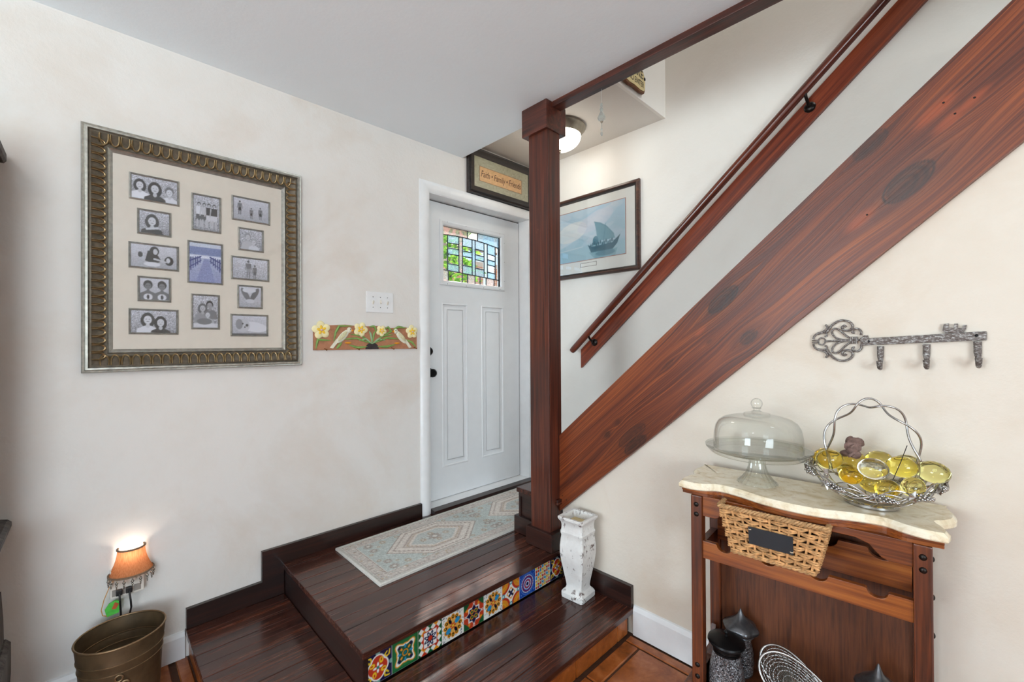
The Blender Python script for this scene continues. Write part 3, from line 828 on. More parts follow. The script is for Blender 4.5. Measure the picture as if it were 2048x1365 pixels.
for i in range(8):
    a, b = A0 + bt[i] * wA, A0 + bt[i + 1] * wA
    pane([(a, B0), (b, B0), (b, arc2(b)), (a, arc2(a))], m_clear if i % 3 else m_rose)
    if i: cm((a, B0), (a, arc2(a)))
part('came', came, m_lead, gfr, smooth=1.0)
part('glazing_bead', MB().sweep_rect(gy0 - .002, gy1 + .002, gz0 - .002, gz1 + .002, [(0, -.004), (.014, -.008), (.014, -.03), (0, -.03)], lambda p, q, h: (xf + h, p, q)), m_white, gfr)
# knob and deadbolt
def lath_x(prof, y, z, x0, seg=20):
    b = MB().lathe(prof, seg); r = MB(); r.add([(x0 + p[2], y + p[0], z + p[1]) for p in b.v], b.f); return r
part('door_knob', lath_x([(.0001, .068), (.018, .067), (.027, .058), (.029, .046), (.024, .034), (.012, .028), (.011, .012), (.032, .010), (.034, 0)], 1.640, 1.178, xf), m_black, dr, smooth=0.7)
part('deadbolt', lath_x([(.0001, .026), (.016, .026), (.024, .020), (.030, .008), (.030, 0)], 1.638, 1.323, xf), m_black, dr, smooth=0.6)

# ------------------------------------------------------------------ outside the door
m_pave = plain('paving', (188, 176, 160), 0.8, var=0.15, scale=6)
struct('ground_outside', MB().box(-14, -0.17, -6, 14, -0.3, 0.2), m_pave, 'sunlit paving outside the door').__setitem__('category', 'ground')
def brickwall(name, c1, c2, mortar, scale):
    g = G(name)
    b = g.n('TexBrick', Color1=L4(c1), Color2=L4(c2), Mortar=L4(mortar), Scale=scale)
    g.put(b.inputs['Vector'], g.vmath('MULTIPLY', g.n('CombineXYZ', i0=g.n('SeparateXYZ', i0=g.coord()).outputs[1], i1=g.n('SeparateXYZ', i0=g.coord()).outputs[2], i2=0.0).outputs[0], (1, 1, 1)))
    return g.done(g.bsdf(b.outputs[0], 0.8))
m_brk = brickwall('salmon brick', (206, 140, 112), (190, 122, 96), (214, 196, 180), 4.0)
nb = thing('neighbour_house', 'salmon brick house seen through the leaded glass of the door', 'house', (-6.0, 7.0, 0.2))
part('brick_wall', MB().box(-6.4, -6.0, 1.0, 12.0, 0.2, 3.3), m_brk, nb)
part('eave', MB().box(-6.6, -5.5, 0.8, 12.2, 3.3, 3.5), m_white, nb)
part('roof', MB().prism([(-7.6, 4.6), (-5.4, 3.5), (-5.4, 3.56), (-7.6, 4.75)], 0.7, 12.3, lambda a, b, h: (a, h, b)), plain('roof shingle', (150, 120, 104), 0.9), nb)
part('window', MB().box(-6.02, -5.97, 7.1, 8.3, 1.2, 2.7), m_white, nb)
pt = thing('porch_post', 'white porch post standing outside the leaded glass of the door', 'post', (-1.9, 3.75, 0.2))
part('shaft', MB().box(-1.95, -1.85, 3.70, 3.80, 0.2, 3.0), m_white, pt)
part('base', MB().box(-1.98, -1.82, 3.67, 3.83, 0.2, 0.4), m_white, pt, bevel=0.01)
def leafmat(nm, a, b):
    g = G(nm); r = g.noise(g.coord(), 14.0, 3)
    col = g.ramp(r, [(0.35, L4(a)), (0.65, L4(b))])
    d = g.n('BsdfDiffuse', Color=col).outputs[0]; t = g.n('BsdfTranslucent', Color=col).outputs[0]
    return g.done(g.n('MixShader', i0=0.4, i1=d, i2=t).outputs[0])
m_leaf = leafmat('leaf green', (58, 104, 38), (150, 190, 70))
m_leaf2 = leafmat('leaf deep green', (40, 74, 44), (104, 138, 84))
def shrub(name, label, c, r, n, mat, seed):
    rg = random.Random(seed)
    t = thing(name, label, 'shrub', (c[0], c[1], 0.2))
    stem = MB()
    for q in range(5):
        stem.tube([(c[0], c[1], .2), (c[0] + rg.uniform(-.1, .1), c[1] + rg.uniform(-.1, .1), c[2] * .5), (c[0] + rg.uniform(-.5, .5) * r[0], c[1] + rg.uniform(-.5, .5) * r[1], c[2] + rg.uniform(0, .5) * r[2])], [.025, .018, .006], 6)
    part('stem', stem, m_dark_x, t)
    lf = MB()
    for i in range(n):
        u = rg.uniform(-1, 1); a = rg.uniform(0, 2 * PI); k = rg.uniform(.45, 1) ; s = math.sqrt(1 - u * u)
        p = Vector((c[0] + r[0] * k * s * math.cos(a), c[1] + r[1] * k * s * math.sin(a), c[2] + r[2] * k * u))
        d = Vector((rg.uniform(-1, 1), rg.uniform(-1, 1), rg.uniform(-.6, .8))).normalized(); w = d.orthogonal().normalized() * .022; l = rg.uniform(.06, .11)
        lf.add([p, p + d * l * .5 + w, p + d * l, p + d * l * .5 - w], [(0, 1, 2, 3)])
    o = part('foliage', lf, mat, t); o['kind'] = 'stuff'
shrub('garden_shrub', 'bright green leafy shrub outside the left panes of the door glass', (-1.55, 2.75, 1.85), (.55, .40, 1.0), 1500, m_leaf, 3)
shrub('garden_shrub', 'deep green low shrub outside the right panes of the door glass', (-2.6, 5.35, 1.35), (.6, .7, 1.05), 1400, m_leaf2, 4)

# ------------------------------------------------------------------ collage frame
m_silver = plain('silver leaf', (168, 166, 158), 0.34, 0.85, var=0.25, scale=60)
m_gold = plain('antique gold', (146, 124, 90), 0.36, 0.8, var=0.35, scale=70)
m_umber = plain('dark umber ground', (92, 82, 68), 0.5, 0.4, var=0.3, scale=60)
m_mat = plain('ivory mat board', (228, 219, 206), 0.7, var=0.03)
cf = thing('photo_collage', 'large ornate silver and bronze frame holding thirteen black-and-white family photos', 'picture frame', (0, .38, 1.268))
a0, a1, b0, b1 = -.026, .786, 1.268, 2.250
part('outer_moulding', MB().sweep_rect(a0, a1, b0, b1, [(0, .001), (0, .026), (.004, .034), (.009, .032), (.012, .038), (.019, .038), (.023, .032), (.023, .001)], LW), m_silver, cf, smooth=0.6)
band = part('carved_band', MB().sweep_rect(a0 + .023, a1 - .023, b0 + .023, b1 - .023, [(0, .001), (0, .030), (.006, .032), (.020, .025), (.038, .018), (.052, .018), (.052, .001)], LW), m_umber, cf, smooth=0.6)
part('inner_moulding', MB().sweep_rect(a0 + .075, a1 - .075, b0 + .075, b1 - .075, [(0, .001), (0, .022), (.004, .026), (.009, .022), (.017, .014), (.017, .001)], LW), m_silver, cf, smooth=0.6)
part('mat_board', MB().box(.001, .0135, a0 + .088, a1 - .088, b0 + .088, b1 - .088), m_mat, cf)
lm = MB()
pts = []
for i in range(13):
    a = PI * i / 12
    pts.append((.003, .0125 * math.cos(a) * (1 if 0 < i < 12 else 1.05), .022 + .020 * math.sin(a)))
pts = [(.012, .0125, .002)] + pts + [(.012, -.0125, .002)]
pts = [(.016 - p[2] * .32 + .0065, p[1], p[2]) for p in pts]
lm.tube(pts, [.002] + [.0032] * 13 + [.002], 6)
lm.ball((.0145, .0155, .020), .005, .0020, .020, 6, 5)
me_leaf = lm.mesh('carved_leaf', m_gold, smooth=1.0)
def leaf_row(n, p0, p1, rx):
    for i in range(n):
        t = (i + .5) / n; o = link('carved_leaf', me_leaf, band)
        o.location = (.014, p0[0] + (p1[0] - p0[0]) * t - .38, p0[1] + (p1[1] - p0[1]) * t - 1.268); o.rotation_euler = (rx, 0, 0)
i_ = .027
leaf_row(22, (a0 + .05, b0 + i_), (a1 - .05, b0 + i_), 0); leaf_row(22, (a0 + .05, b1 - i_), (a1 - .05, b1 - i_), PI)
leaf_row(28, (a0 + i_, b0 + .05), (a0 + i_, b1 - .05), -PI / 2); leaf_row(28, (a1 - i_, b0 + .05), (a1 - i_, b1 - .05), PI / 2)

def bust(c, x, y, s, hair=40, skin=205, top=60, long=True):
    if long:
        c.ell(x, y - .10 * s, .34 * s, .46 * s, (hair,) * 3)
    c.poly([(x - .62 * s, y - 1.3 * s), (x - .5 * s, y - .62 * s), (x - .15 * s, y - .42 * s), (x + .15 * s, y - .42 * s), (x + .5 * s, y - .62 * s), (x + .62 * s, y - 1.3 * s)], (top,) * 3)
    c.ell(x, y - .42 * s, .1 * s, .14 * s, (skin - 15,) * 3)
    c.ell(x, y + .06 * s, .27 * s, .33 * s, (hair,) * 3)
    c.ell(x, y - .06 * s, .19 * s, .26 * s, (skin,) * 3)
    for q in (-1, 1): c.ell(x + q * .075 * s, y - .02 * s, .025 * s, .016 * s, (60,) * 3)
    c.ell(x, y - .17 * s, .06 * s, .018 * s, (110,) * 3)
def figure(c, x, y, h, top=60, bottom=120, skin=150, hair=35):
    c.ell(x, y + h * .93, h * .06, h * .07, (hair,) * 3); c.ell(x, y + h * .91, h * .045, h * .055, (skin,) * 3)
    c.poly([(x - h * .13, y + h * .82), (x + h * .13, y + h * .82), (x + h * .09, y + h * .48), (x - h * .09, y + h * .48)], (top,) * 3)
    c.poly([(x - h * .1, y + h * .5), (x + h * .1, y + h * .5), (x + h * .11, y + h * .26), (x - h * .11, y + h * .26)], (bottom,) * 3)
    for q in (-1, 1):
        c.seg((x + q * h * .055, y + h * .28), (x + q * h * .06, y), h * .06, (skin,) * 3)
        c.seg((x + q * h * .12, y + h * .79), (x + q * h * .15, y + h * .45), h * .04, (skin,) * 3)
photos = [  # y0 y1 z0 z1 kind
    (.115, .282, 1.983, 2.094, 'three'), (.140, .254, 1.842, 1.950, 'girl'), (.113, .280, 1.697, 1.807, 'play'), (.141, .253, 1.560, 1.667, 'boys'), (.113, .278, 1.421, 1.530, 'two'),
    (.324, .437, 1.889, 2.058, 'group'), (.309, .444, 1.652, 1.843, 'beach'), (.322, .431, 1.446, 1.606, 'family'),
    (.478, .643, 1.966, 2.083, 'shore'), (.504, .614, 1.826, 1.937, 'couple'), (.475, .638, 1.685, 1.797, 'pair'), (.500, .609, 1.549, 1.662, 'feet'), (.472, .633, 1.415, 1.522, 'baby')]
m_print = painted_mat('photo print', 0.3, 0.3)
def photo_canvas(k, w, h):
    sc = .0024; c = Cv(w, h, max(24, int(w / sc)), max(24, int(h / sc)), (170, 170, 172)); s = h
    if k in ('three', 'girl', 'two', 'couple', 'family', 'group'):
        c.grad((150, 150, 152), (196, 196, 198)); c.speckle(26)
    elif k == 'beach': pass
    else: c.grad((176, 176, 178), (214, 214, 216)); c.speckle(8)
    if k == 'three':
        bust(c, w * .18, h * .62, s * .62, 45, 215, 235); bust(c, w * .82, h * .5, s * .58, 110, 215, 225, False); bust(c, w * .5, h * .56, s * .7, 30, 210, 40)
    elif k == 'girl': bust(c, w * .42, h * .6, s * .72, 35, 210, 40); c.seg((w * .25, h * .2), (w * .6, h * .28), h * .1, (205,) * 3)
    elif k == 'two': bust(c, w * .36, h * .62, s * .72, 45, 220, 225); bust(c, w * .64, h * .5, s * .66, 30, 210, 40)
    elif k == 'play':
        c.ell(w * .5, h * .75, w * .1, h * .2, (35,) * 3); c.poly([(w * .3, h * .3), (w * .36, h * .75), (w * .52, h * .72), (w * .66, h * .32), (w * .5, h * .18)], (50,) * 3)
        c.ell(w * .52, h * .72, w * .05, h * .13, (205,) * 3); c.ell(w * .82, h * .36, w * .1, h * .2, (40,) * 3); c.ell(w * .8, h * .38, w * .045, h * .12, (210,) * 3); c.ell(w * .2, h * .55, w * .05, h * .12, (60,) * 3)
        c.seg((w * .5, h * .4), (w * .74, h * .3), h * .08, (200,) * 3); c.ell(w * .45, h * .16, w * .18, h * .1, (225,) * 3)
    elif k == 'boys':
        for x in (.28, .75): bust(c, w * x, h * .66, s * .6, 40, 120, 105, False); c.ell(w * x, h * .14, h * .16, h * .15, (220,) * 3); c.ell(w * x, h * .14, h * .05, h * .1, (50,) * 3)
    elif k == 'group':
        for x, t in ((.22, 225), (.42, 200), (.6, 50), (.8, 60)): figure(c, w * x, h * .1, h * .7, t, 90 if t > 100 else 210, 190)
    elif k == 'beach':
        c.grad((150, 156, 190), (196, 204, 216)); c.rect(0, w, h * .62, h * .68, (226, 230, 238)); c.rect(0, w, h * .70, h * .9, (120, 132, 172)); c.rect(0, w, h * .9, h, (205, 212, 222))
        c.poly([(w * .2, 0), (w * .8, 0), (w * .6, h * .6), (w * .45, h * .6)], (140, 148, 186))
        for q in (0, 1):
            X = lambda t: w * t if q == 0 else w * (1 - t)
            for i in range(5): c.seg((X(.05 + .07 * i), h * (.30 + .05 * i)), (X(.05 + .07 * i), h * (.62 + .01 * i)), w * .03, (44, 52, 110))
            c.seg((X(.0), h * .52), (X(.36), h * .66), w * .045, (56, 64, 124)); c.seg((X(.0), h * .36), (X(.36), h * .56), w * .03, (56, 64, 124))
        c.speckle(9)
    elif k == 'family':
        bust(c, w * .66, h * .72, s * .34, 40, 160, 120, False); bust(c, w * .38, h * .62, s * .36, 100, 190, 150); bust(c, w * .58, h * .42, s * .3, 120, 205, 180, False); c.rect(0, w, 0, h * .14, (225,) * 3, .8); c.ell(w * .45, h * .2, w * .3, h * .1, (120,) * 3)
    elif k == 'shore':
        for x, y, q in ((.18, .25, .62), (.5, .12, .5), (.76, .14, .56)): figure(c, w * x, h * y, h * q, 120, 50, 120)
    elif k == 'couple': bust(c, w * .36, h * .64, s * .5, 150, 200, 190, False); bust(c, w * .62, h * .42, s * .42, 170, 210, 215, False)
    elif k == 'pair':
        c.speckle(16); figure(c, w * .44, h * .08, h * .82, 130, 160, 130); figure(c, w * .62, h * .05, h * .65, 120, 100, 125)
    elif k == 'feet':
        c.ell(w * .3, h * .6, w * .12, h * .36, (120,) * 3, .5); c.ell(w * .7, h * .62, w * .12, h * .36, (110,) * 3, -.5); c.ell(w * .5, h * .3, w * .2, h * .1, (205,) * 3); c.ell(w * .46, h * .82, w * .3, h * .12, (220,) * 3)
    elif k == 'baby':
        c.ell(w * .62, h * .42, w * .4, h * .26, (225,) * 3, -.15); c.ell(w * .3, h * .48, w * .2, h * .34, (198,) * 3); c.ell(w * .2, h * .55, w * .1, h * .26, (150,) * 3)
        for x, y in ((.3, .58), (.36, .4)): c.ell(w * x, h * y, w * .02, h * .04, (50,) * 3)
        c.ell(w * .42, h * .5, w * .04, h * .07, (80,) * 3); c.rect(0, w, 0, h * .08, (90,) * 3)
    c.C *= np.array([.97, .98, 1.03]); c.C = np.clip(c.C, 0, 255)
    return c
for (y0, y1, z0, z1, k) in photos:
    f_ = part('photo_frame', MB().sweep_rect(y0, y1, z0, z1, [(0, .0125), (.001, .019), (.004, .021), (.008, .017), (.009, .0125)], LW), m_silver, cf, smooth=0.6)
    cv = photo_canvas(k, y1 - y0 - .014, z1 - z0 - .014)
    print_part('photo', cv, m_print, lambda a, b, d, y0=y0, z0=z0: (.0145 + d, y0 + .007 + a, z0 + .007 + b), f_)
m_pglass = thin_glass('picture glass', (252, 252, 252), 0.9)
part('glass', MB().box(.0222, .0232, a0 + .08, a1 - .08, b0 + .08, b1 - .08), m_pglass, cf)

# ------------------------------------------------------------------ light switch
sw = thing('light_switch', 'white three-gang light switch plate left of the door', 'light switch', (0, 1.235, 1.56))
part('plate', MB().box(0.0005, .007, 1.148, 1.320, 1.560, 1.682), m_white, sw, bevel=.004)
me_g = MB().box(0, .009, -.0045, .0045, -.011, .011).mesh('toggle', plain('ivory toggle', (222, 214, 200), .4), bevel=.002)
for i, y in enumerate((1.189, 1.235, 1.281)):
    o = link('toggle', me_g, sw); o.location = (.006, y - 1.235, .062 - .001); o.rotation_euler = (0, (.5, -.5, .5)[i], 0)
    for dz in (-.03, .03):
        o = link('screw', me_s, sw); o.location = (.0065, y - 1.235, .061 + dz)

# ------------------------------------------------------------------ carved flower plaque with hooks
m_cl = plain('terracotta ground', (174, 120, 88), .7, var=.15, scale=40, bump=.2)
m_pl = plain('petal cream', (238, 226, 176), .55, var=.06); m_py = plain('petal yellow', (240, 196, 60), .55, var=.1)
m_gr = plain('painted leaf green', (126, 158, 84), .55, var=.2, scale=50); m_gr2 = plain('painted sage', (150, 180, 140), .55, var=.1)
m_bird = plain('bird cream', (226, 222, 200), .55, var=.06, scale=60); m_wing = plain('bird wing', (206, 200, 160), .55, var=.2, scale=160); m_org = plain('painted orange', (230, 150, 30), .5)
m_pink = plain('petal pink', (230, 190, 200), .5); m_hole = plain('painted burrow', (52, 44, 46), .8, var=.3)
pq = thing('flower_plaque', 'carved wooden hook rack with yellow flowers and two white birds', 'hook rack', (0, 1.165, 1.342))
part('board', MB().box(.001, .014, .850, 1.478, 1.344, 1.452).prism([(.850, 1.452), (1.478, 1.452), (1.40, 1.478), (1.30, 1.470), (1.22, 1.482), (1.12, 1.476), (1.02, 1.484), (.93, 1.478)], .001, .012, LW), m_cl, pq, bevel=.002)
def flower(y, z, r, rot=0.0):
    fl_ = None
    mbp = MB()
    for q in range(5):
        a = rot + q * 2 * PI / 5
        mbp.ball((.018, y + .55 * r * math.cos(a), z + .55 * r * math.sin(a)), .006, r * .54, r * .47, 12, 8, Matrix.Rotation(a, 4, 'X').to_quaternion())
    f = part('flower', mbp, m_pl, pq, smooth=1.0)
    mc = MB()
    for q in range(5):
        a = rot + q * 2 * PI / 5
        mc.ball((.0225, y + .3 * r * math.cos(a), z + .3 * r * math.sin(a)), .004, r * .32, r * .16, 8, 6, Matrix.Rotation(a, 4, 'X').to_quaternion())
    part('flower_heart', mc, m_py, f, smooth=1.0)
    part('stamen', MB().ball((.026, y, z), .004, r * .16, r * .12, 8, 6), m_pink, f, smooth=1.0)
for y, z, r in ((.888, 1.452, .046), (1.108, 1.458, .040), (1.235, 1.452, .032), (1.440, 1.450, .040)): flower(y, z, r, y * 9)
def blade(pts, w, mat=m_gr, nm='leaf'):
    P = [Vector((.016, *p)) for p in pts]
    Q = []
    for i in range(len(P) - 1):
        for t in (0, .25, .5, .75): Q.append(P[i].lerp(P[i + 1], t))
    Q.append(P[-1]); n = len(Q)
    part(nm, MB().tube(Q, [max(.0015, w * math.sin(PI * (i + .6) / (n + .2))) for i in range(n)], 6), mat, pq, smooth=1.0)
cx, cz = 1.178, 1.376
for q, mt in (((.99, 1.40), m_gr), ((1.05, 1.43), m_gr), ((1.10, 1.395), m_gr2), ((1.26, 1.395), m_gr2), ((1.31, 1.43), m_gr), ((1.36, 1.405), m_gr), ((1.20, 1.455), m_gr), ((1.16, 1.45), m_gr2)):
    blade([(cx, cz), ((cx + q[0]) / 2, (cz + q[1]) / 2 + .02), q], .006, mt)
for P in ([(.86, 1.35), (.87, 1.40), (.94, 1.395)], [(.955, 1.39), (.965, 1.44), (.985, 1.475), (1.06, 1.478)], [(1.31, 1.46), (1.35, 1.478), (1.40, 1.472)], [(1.25, 1.46), (1.28, 1.475), (1.30, 1.45), (1.24, 1.42)], [(1.40, 1.40), (1.44, 1.385), (1.47, 1.355)], [(.97, 1.35), (1.0, 1.385)], [(1.04, 1.37), (1.09, 1.355), (1.15, 1.36)], [(1.21, 1.36), (1.27, 1.358), (1.33, 1.372)], [(1.16, 1.475), (1.19, 1.478), (1.21, 1.44)]):
    blade(P, .0075)
def bird(y, z, s):
    b = part('bird', MB().ball((.018, y, z), .007, .019, .050, 12, 8, Matrix.Rotation(-.75 * s, 4, 'X').to_quaternion()).ball((.019, y + s * .036, z + .036), .007, .014, .016, 10, 8).prism([(y - s * .020, z - .022), (y - s * .034, z - .012), (y - s * .072, z - .062), (y - s * .055, z - .066)], .013, .020, LW), m_bird, pq, smooth=.9)
    part('wing', MB().ball((.0235, y - s * .004, z + .002), .005, .012, .036, 10, 6, Matrix.Rotation(-.75 * s, 4, 'X').to_quaternion()), m_wing, b, smooth=1.0)
    part('beak', MB().prism([(y + s * .047, z + .042), (y + s * .047, z + .028), (y + s * .060, z + .033)], .014, .022, LW), m_org, b)
    part('claw', MB().ball((.020, y + s * .028, z - .036), .004, .020, .005, 8, 5), m_org, b, smooth=1.0)
    part('eye', MB().ball((.0262, y + s * .04, z + .040), .0015, .003, .003, 6, 4), m_black, b)
bird(1.005, 1.418, 1); bird(1.365, 1.415, -1)
part('burrow', MB().prism([(1.137, 1.3445)] + [(1.178 - .041 * math.cos(PI * i / 10), 1.3445 + .040 * math.sin(PI * i / 10)) for i in range(11)][1:-1] + [(1.219, 1.3445)], .013, .017, LW), m_hole, pq)
for y in (.905, 1.085, 1.300, 1.455):
    part('hook', MB().tube([(.010, y, 1.352), (.030, y, 1.350), (.048, y, 1.342), (.052, y, 1.350)], .0022, 6), plain('brass hook', (150, 100, 50), .4, .8), pq, smooth=1.0)

# ------------------------------------------------------------------ framed motto above the door
m_ebony = wood('ebony frame wood', (22, 17, 15), (36, 28, 25), (58, 46, 40), 'Y', 60, 3.0, 0.35, 0.3)
mf = thing('motto_frame', 'dark framed motto reading Faith Family Friends above the door', 'picture frame', (0, 2.195, 2.434))
fy0, fy1, fz0, fz1 = 1.892, 2.560, 2.434, 2.768
part('frame', MB().sweep_rect(fy0, fy1, fz0, fz1, [(0, .001), (0, .022), (.006, .030), (.014, .026), (.020, .034), (.034, .030), (.048, .020), (.058, .018), (.058, .001)], LW), m_ebony, mf, smooth=0.5)
cv = Cv(fy1 - fy0 - .11, fz1 - fz0 - .11, 80, 40, (168, 164, 140)); cv.speckle(5, 2)
print_part('mat_board', cv, m_print, lambda a, b, d: (.014 + d, fy0 + .055 + a, fz0 + .055 + b), mf, .006)
cv = Cv(.43, .108, 60, 20, (214, 170, 122)); cv.speckle(4, 2); cv.path([(0, 0), (.43, 0), (.43, .108), (0, .108)], .006, (110, 84, 62), closed=True)
print_part('label_strip', cv, m_print, lambda a, b, d: (.0155 + d, 1.998 + a, 2.539 + b), mf, .001)
m_ink = plain('brown ink', (74, 50, 40), .7)
lettering('Faith \u2022 Family \u2022 Friends', .066, lambda x, y, d: (.0158 + d, 2.213 + x, 2.593 + y), m_ink, mf, shear=.2, squash=.66)

# ------------------------------------------------------------------ ship picture on the far wall
BW = lambda a, b, h: (a, Y2 - h, b)
m_maho = wood('mahogany moulding', (44, 24, 18), (66, 38, 28), (98, 62, 44), 'X', 60, 3.0, 0.3, 0.4)
sp = thing('ship_picture', 'framed print of a sailing boat in blue mist, half behind the post', 'picture', (.53, Y2, 1.853))
px0, px1, pz0, pz1 = .118, .943, 1.853, 2.452
part('frame', MB().sweep_rect(px0, px1, pz0, pz1, [(0, .001), (0, .020), (.006, .028), (.016, .030), (.022, .024), (.026, .001)], BW), m_maho, sp, smooth=.5)
part('inner_lip', MB().sweep_rect(px0 + .024, px1 - .024, pz0 + .024, pz1 - .024, [(0, .001), (0, .022), (.005, .020), (.012, .012), (.012, .001)], BW), m_ebony, sp, smooth=.5)
part('mat_board', MB().box(px0 + .03, px1 - .03, Y2 - .010, Y2 - .001, pz0 + .03, pz1 - .03), plain('cream mat', (226, 226, 220), .7, var=.02), sp)
aw, ah = .606, .372; ax0, az0 = .228, 1.977
c = Cv(aw, ah, 150, 96)
c.grad((150, 186, 200), (176, 204, 222))
for i in range(60):
    y_ = random.uniform(.35, 1) * ah; c.ell(random.uniform(0, aw), y_, random.uniform(.04, .14), random.uniform(.012, .04), random.choice([(214, 218, 226), (226, 226, 226), (190, 206, 220), (176, 198, 214)]), random.uniform(-.3, .5), .22)
c.ell(.15, .22, .14, .07, (232, 230, 226), .2, .6); c.ell(.36, .27, .16, .06, (206, 208, 222), .3, .5)
c.rect(0, aw, 0, .07, (160, 194, 206), .55); c.seg((0, .085), (.25, .1), .006, (216, 220, 222), .6)
bx_ = .285 + .02
TL = (84, 132, 150); T2 = (62, 104, 122)
c.poly([(bx_ - .008, .105), (bx_ + .03, .088), (bx_ + .2, .092), (bx_ + .262, .140), (bx_ + .238, .082), (bx_ + .2, .046), (bx_ + .02, .046)], T2)
c.poly([(bx_ + .05, .262), (bx_ + .065, .20), (bx_ + .075, .12), (bx_ + .22, .12), (bx_ + .21, .15), (bx_ + .15, .215), (bx_ + .10, .245)], (112, 156, 172))
c.path([(bx_ + .05, .262), (bx_ + .10, .245), (bx_ + .15, .215), (bx_ + .21, .15)], .004, TL)
c.seg((bx_ + .12, .08), (bx_ + .145, .235), .003, TL); c.ell(bx_ + .06, .125, .024, .034, TL)
for i in range(14): c.ell(bx_ + .02 + .016 * i, .094 + .008 * (i % 3), .006, .014, T2)
c.poly([(bx_, .05), (bx_ + .24, .05), (bx_ + .22, 0), (bx_ + .05, .0)], (104, 150, 166), .5)
c.ell(bx_ + .14, .03, .08, .02, (74, 118, 136), 0, .6)
print_part('art_print', c, m_print, lambda a, b, d: (ax0 + a, Y2 - .0115 - d, az0 + b), sp)
part('mat_bevel', MB().sweep_rect(ax0 - .004, ax0 + aw + .004, az0 - .004, az0 + ah + .004, [(0, .0100), (0, .0125), (.004, .0125), (.004, .010)], BW), plain('bevel line', (176, 130, 118), .6), sp)
part('caption_line', MB().sweep_rect(.456, .600, 1.928, 1.957, [(0, .010), (0, .0106), (.0025, .0106), (.0025, .010)], BW), m_ink, sp)
part('glass', MB().box(px0 + .03, px1 - .03, Y2 - .0165, Y2 - .0155, pz0 + .03, pz1 - .03), m_pglass, sp)

# ------------------------------------------------------------------ flush lamp over the entry
fx, fyy = .578, 2.215
lp = thing('entry_ceiling_lamp', 'round flush-mount ceiling lamp with glowing bowl behind the post', 'ceiling lamp', (fx, fyy, ZN - .17))
m_nick = plain('aged nickel', (150, 142, 128), .35, .7, var=.15)
part('mount_ring', MB().lathe([(.0001, ZN), (.165, ZN), (.168, ZN - .012), (.155, ZN - .022), (.150, ZN - .036), (.140, ZN - .048), (.135, ZN - .06), (.0001, ZN - .06)], 40, (fx, fyy, 0)), m_nick, lp, smooth=.6)
g = G('glowing bowl'); gb = g.done(g.bsdf(L4((255, 250, 240)), .4, emit=L4((255, 244, 228)), emit_s=13.0))
part('glass_bowl', MB().lathe([(.137, ZN - .06)] + [(.137 * math.cos(PI / 2 * i / 10), ZN - .06 - .085 * math.sin(PI / 2 * i / 10)) for i in range(1, 10)] + [(.0005, ZN - .145)], 36, (fx, fyy, 0)), gb, lp, smooth=1.0)
part('finial', MB().lathe([(.0001, ZN - .142), (.012, ZN - .146), (.006, ZN - .152), (.009, ZN - .158), (.004, ZN - .166), (.0001, ZN - .17)], 12, (fx, fyy, 0)), m_nick, lp, smooth=.8)
# crystal drop
m_cry = thin_glass('cut crystal', (236, 240, 240), 1.6, .12)
cr = thing('crystal_ornament', 'clear glass teardrop ornament hanging from the beam beside the lamp', 'ornament', (1.168, 1.823, 2.402))
part('thread', MB().tube([(1.168, 1.823, ZC - .03), (1.168, 1.823, 2.565)], .0005, 4), m_white, cr)
dp = part('drop', MB().lathe([(.0001, 2.568), (.006, 2.562), (.007, 2.55), (.004, 2.542), (.009, 2.535), (.006, 2.522), (.013, 2.51), (.020, 2.494), (.018, 2.482), (.008, 2.474), (.0001, 2.472)], 10, (1.168, 1.823, 0)), m_cry, cr)
part('cap', MB().lathe([(.0001, 2.474), (.008, 2.473), (.004, 2.466), (.0001, 2.465)], 8, (1.168, 1.823, 0)), m_nick, dp)
part('bead_chain', MB().tube([(1.168, 1.823, 2.468), (1.168, 1.823, 2.436)], .0015, 6).ball((1.168, 1.823, 2.433), .005, .005, .007, 8, 6).ball((1.168, 1.823, 2.412), .006, .006, .012, 8, 6), m_cry, cr)

# ------------------------------------------------------------------ hanging sign in the stairwell
SX = lambda a, b, h: (1.119 + h, a, b)
sgn = thing('warning_sign', 'small weathered wooden sign reading BEWARE ALL WHO ENTER', 'sign', (1.125, 2.155, 2.80))
m_sgn = plain('aged cream board', (216, 198, 146), .6, var=.12, scale=30); m_rim = plain('sign edge brown', (112, 72, 44), .6, var=.2)
out = [(1.76, 2.822), (1.80, 2.806), (1.9, 2.812), (2.0, 2.804), (2.1, 2.810), (2.2, 2.805), (2.29, 2.812), (2.305, 2.83), (2.312, 2.88), (2.300, 2.908), (2.268, 2.938), (2.15, 2.95), (2.03, 2.955), (1.9, 2.95), (1.79, 2.938), (1.76, 2.905)]
out = [(2.312 - (2.312 - a) * .57, b) for a, b in out]
part('edge', MB().prism(out, .004, .020, SX), m_rim, sgn, bevel=.003)
ins = [(2.155 + (a - 2.155) * .95, 2.880 + (b - 2.88) * .86) for a, b in out]
part('face', MB().prism(ins, .018, .0235, SX), m_sgn, sgn)
m_bk = plain('black paint', (30, 28, 30), .6)
lettering('BEWARE', .064, lambda x, y, d: SX(2.158 + x, 2.903 + y, .024 + d), m_bk, sgn, squash=1.0)
lettering('ALL WHO ENTER', .046, lambda x, y, d: SX(2.156 + x, 2.850 + y, .024 + d), m_bk, sgn, squash=.74)
part('hanging_wire', MB().tube([SX(2.27, 2.93, .015), SX(2.27, 3.02, .012), SX(2.155, 3.10, .004), SX(2.04, 3.02, .012), SX(2.04, 2.93, .015)], .0015, 5), m_black, sgn)
part('stud', MB().ball(SX(2.297, 2.893, .024), .004, .010, .010, 10, 6), m_black, sgn)
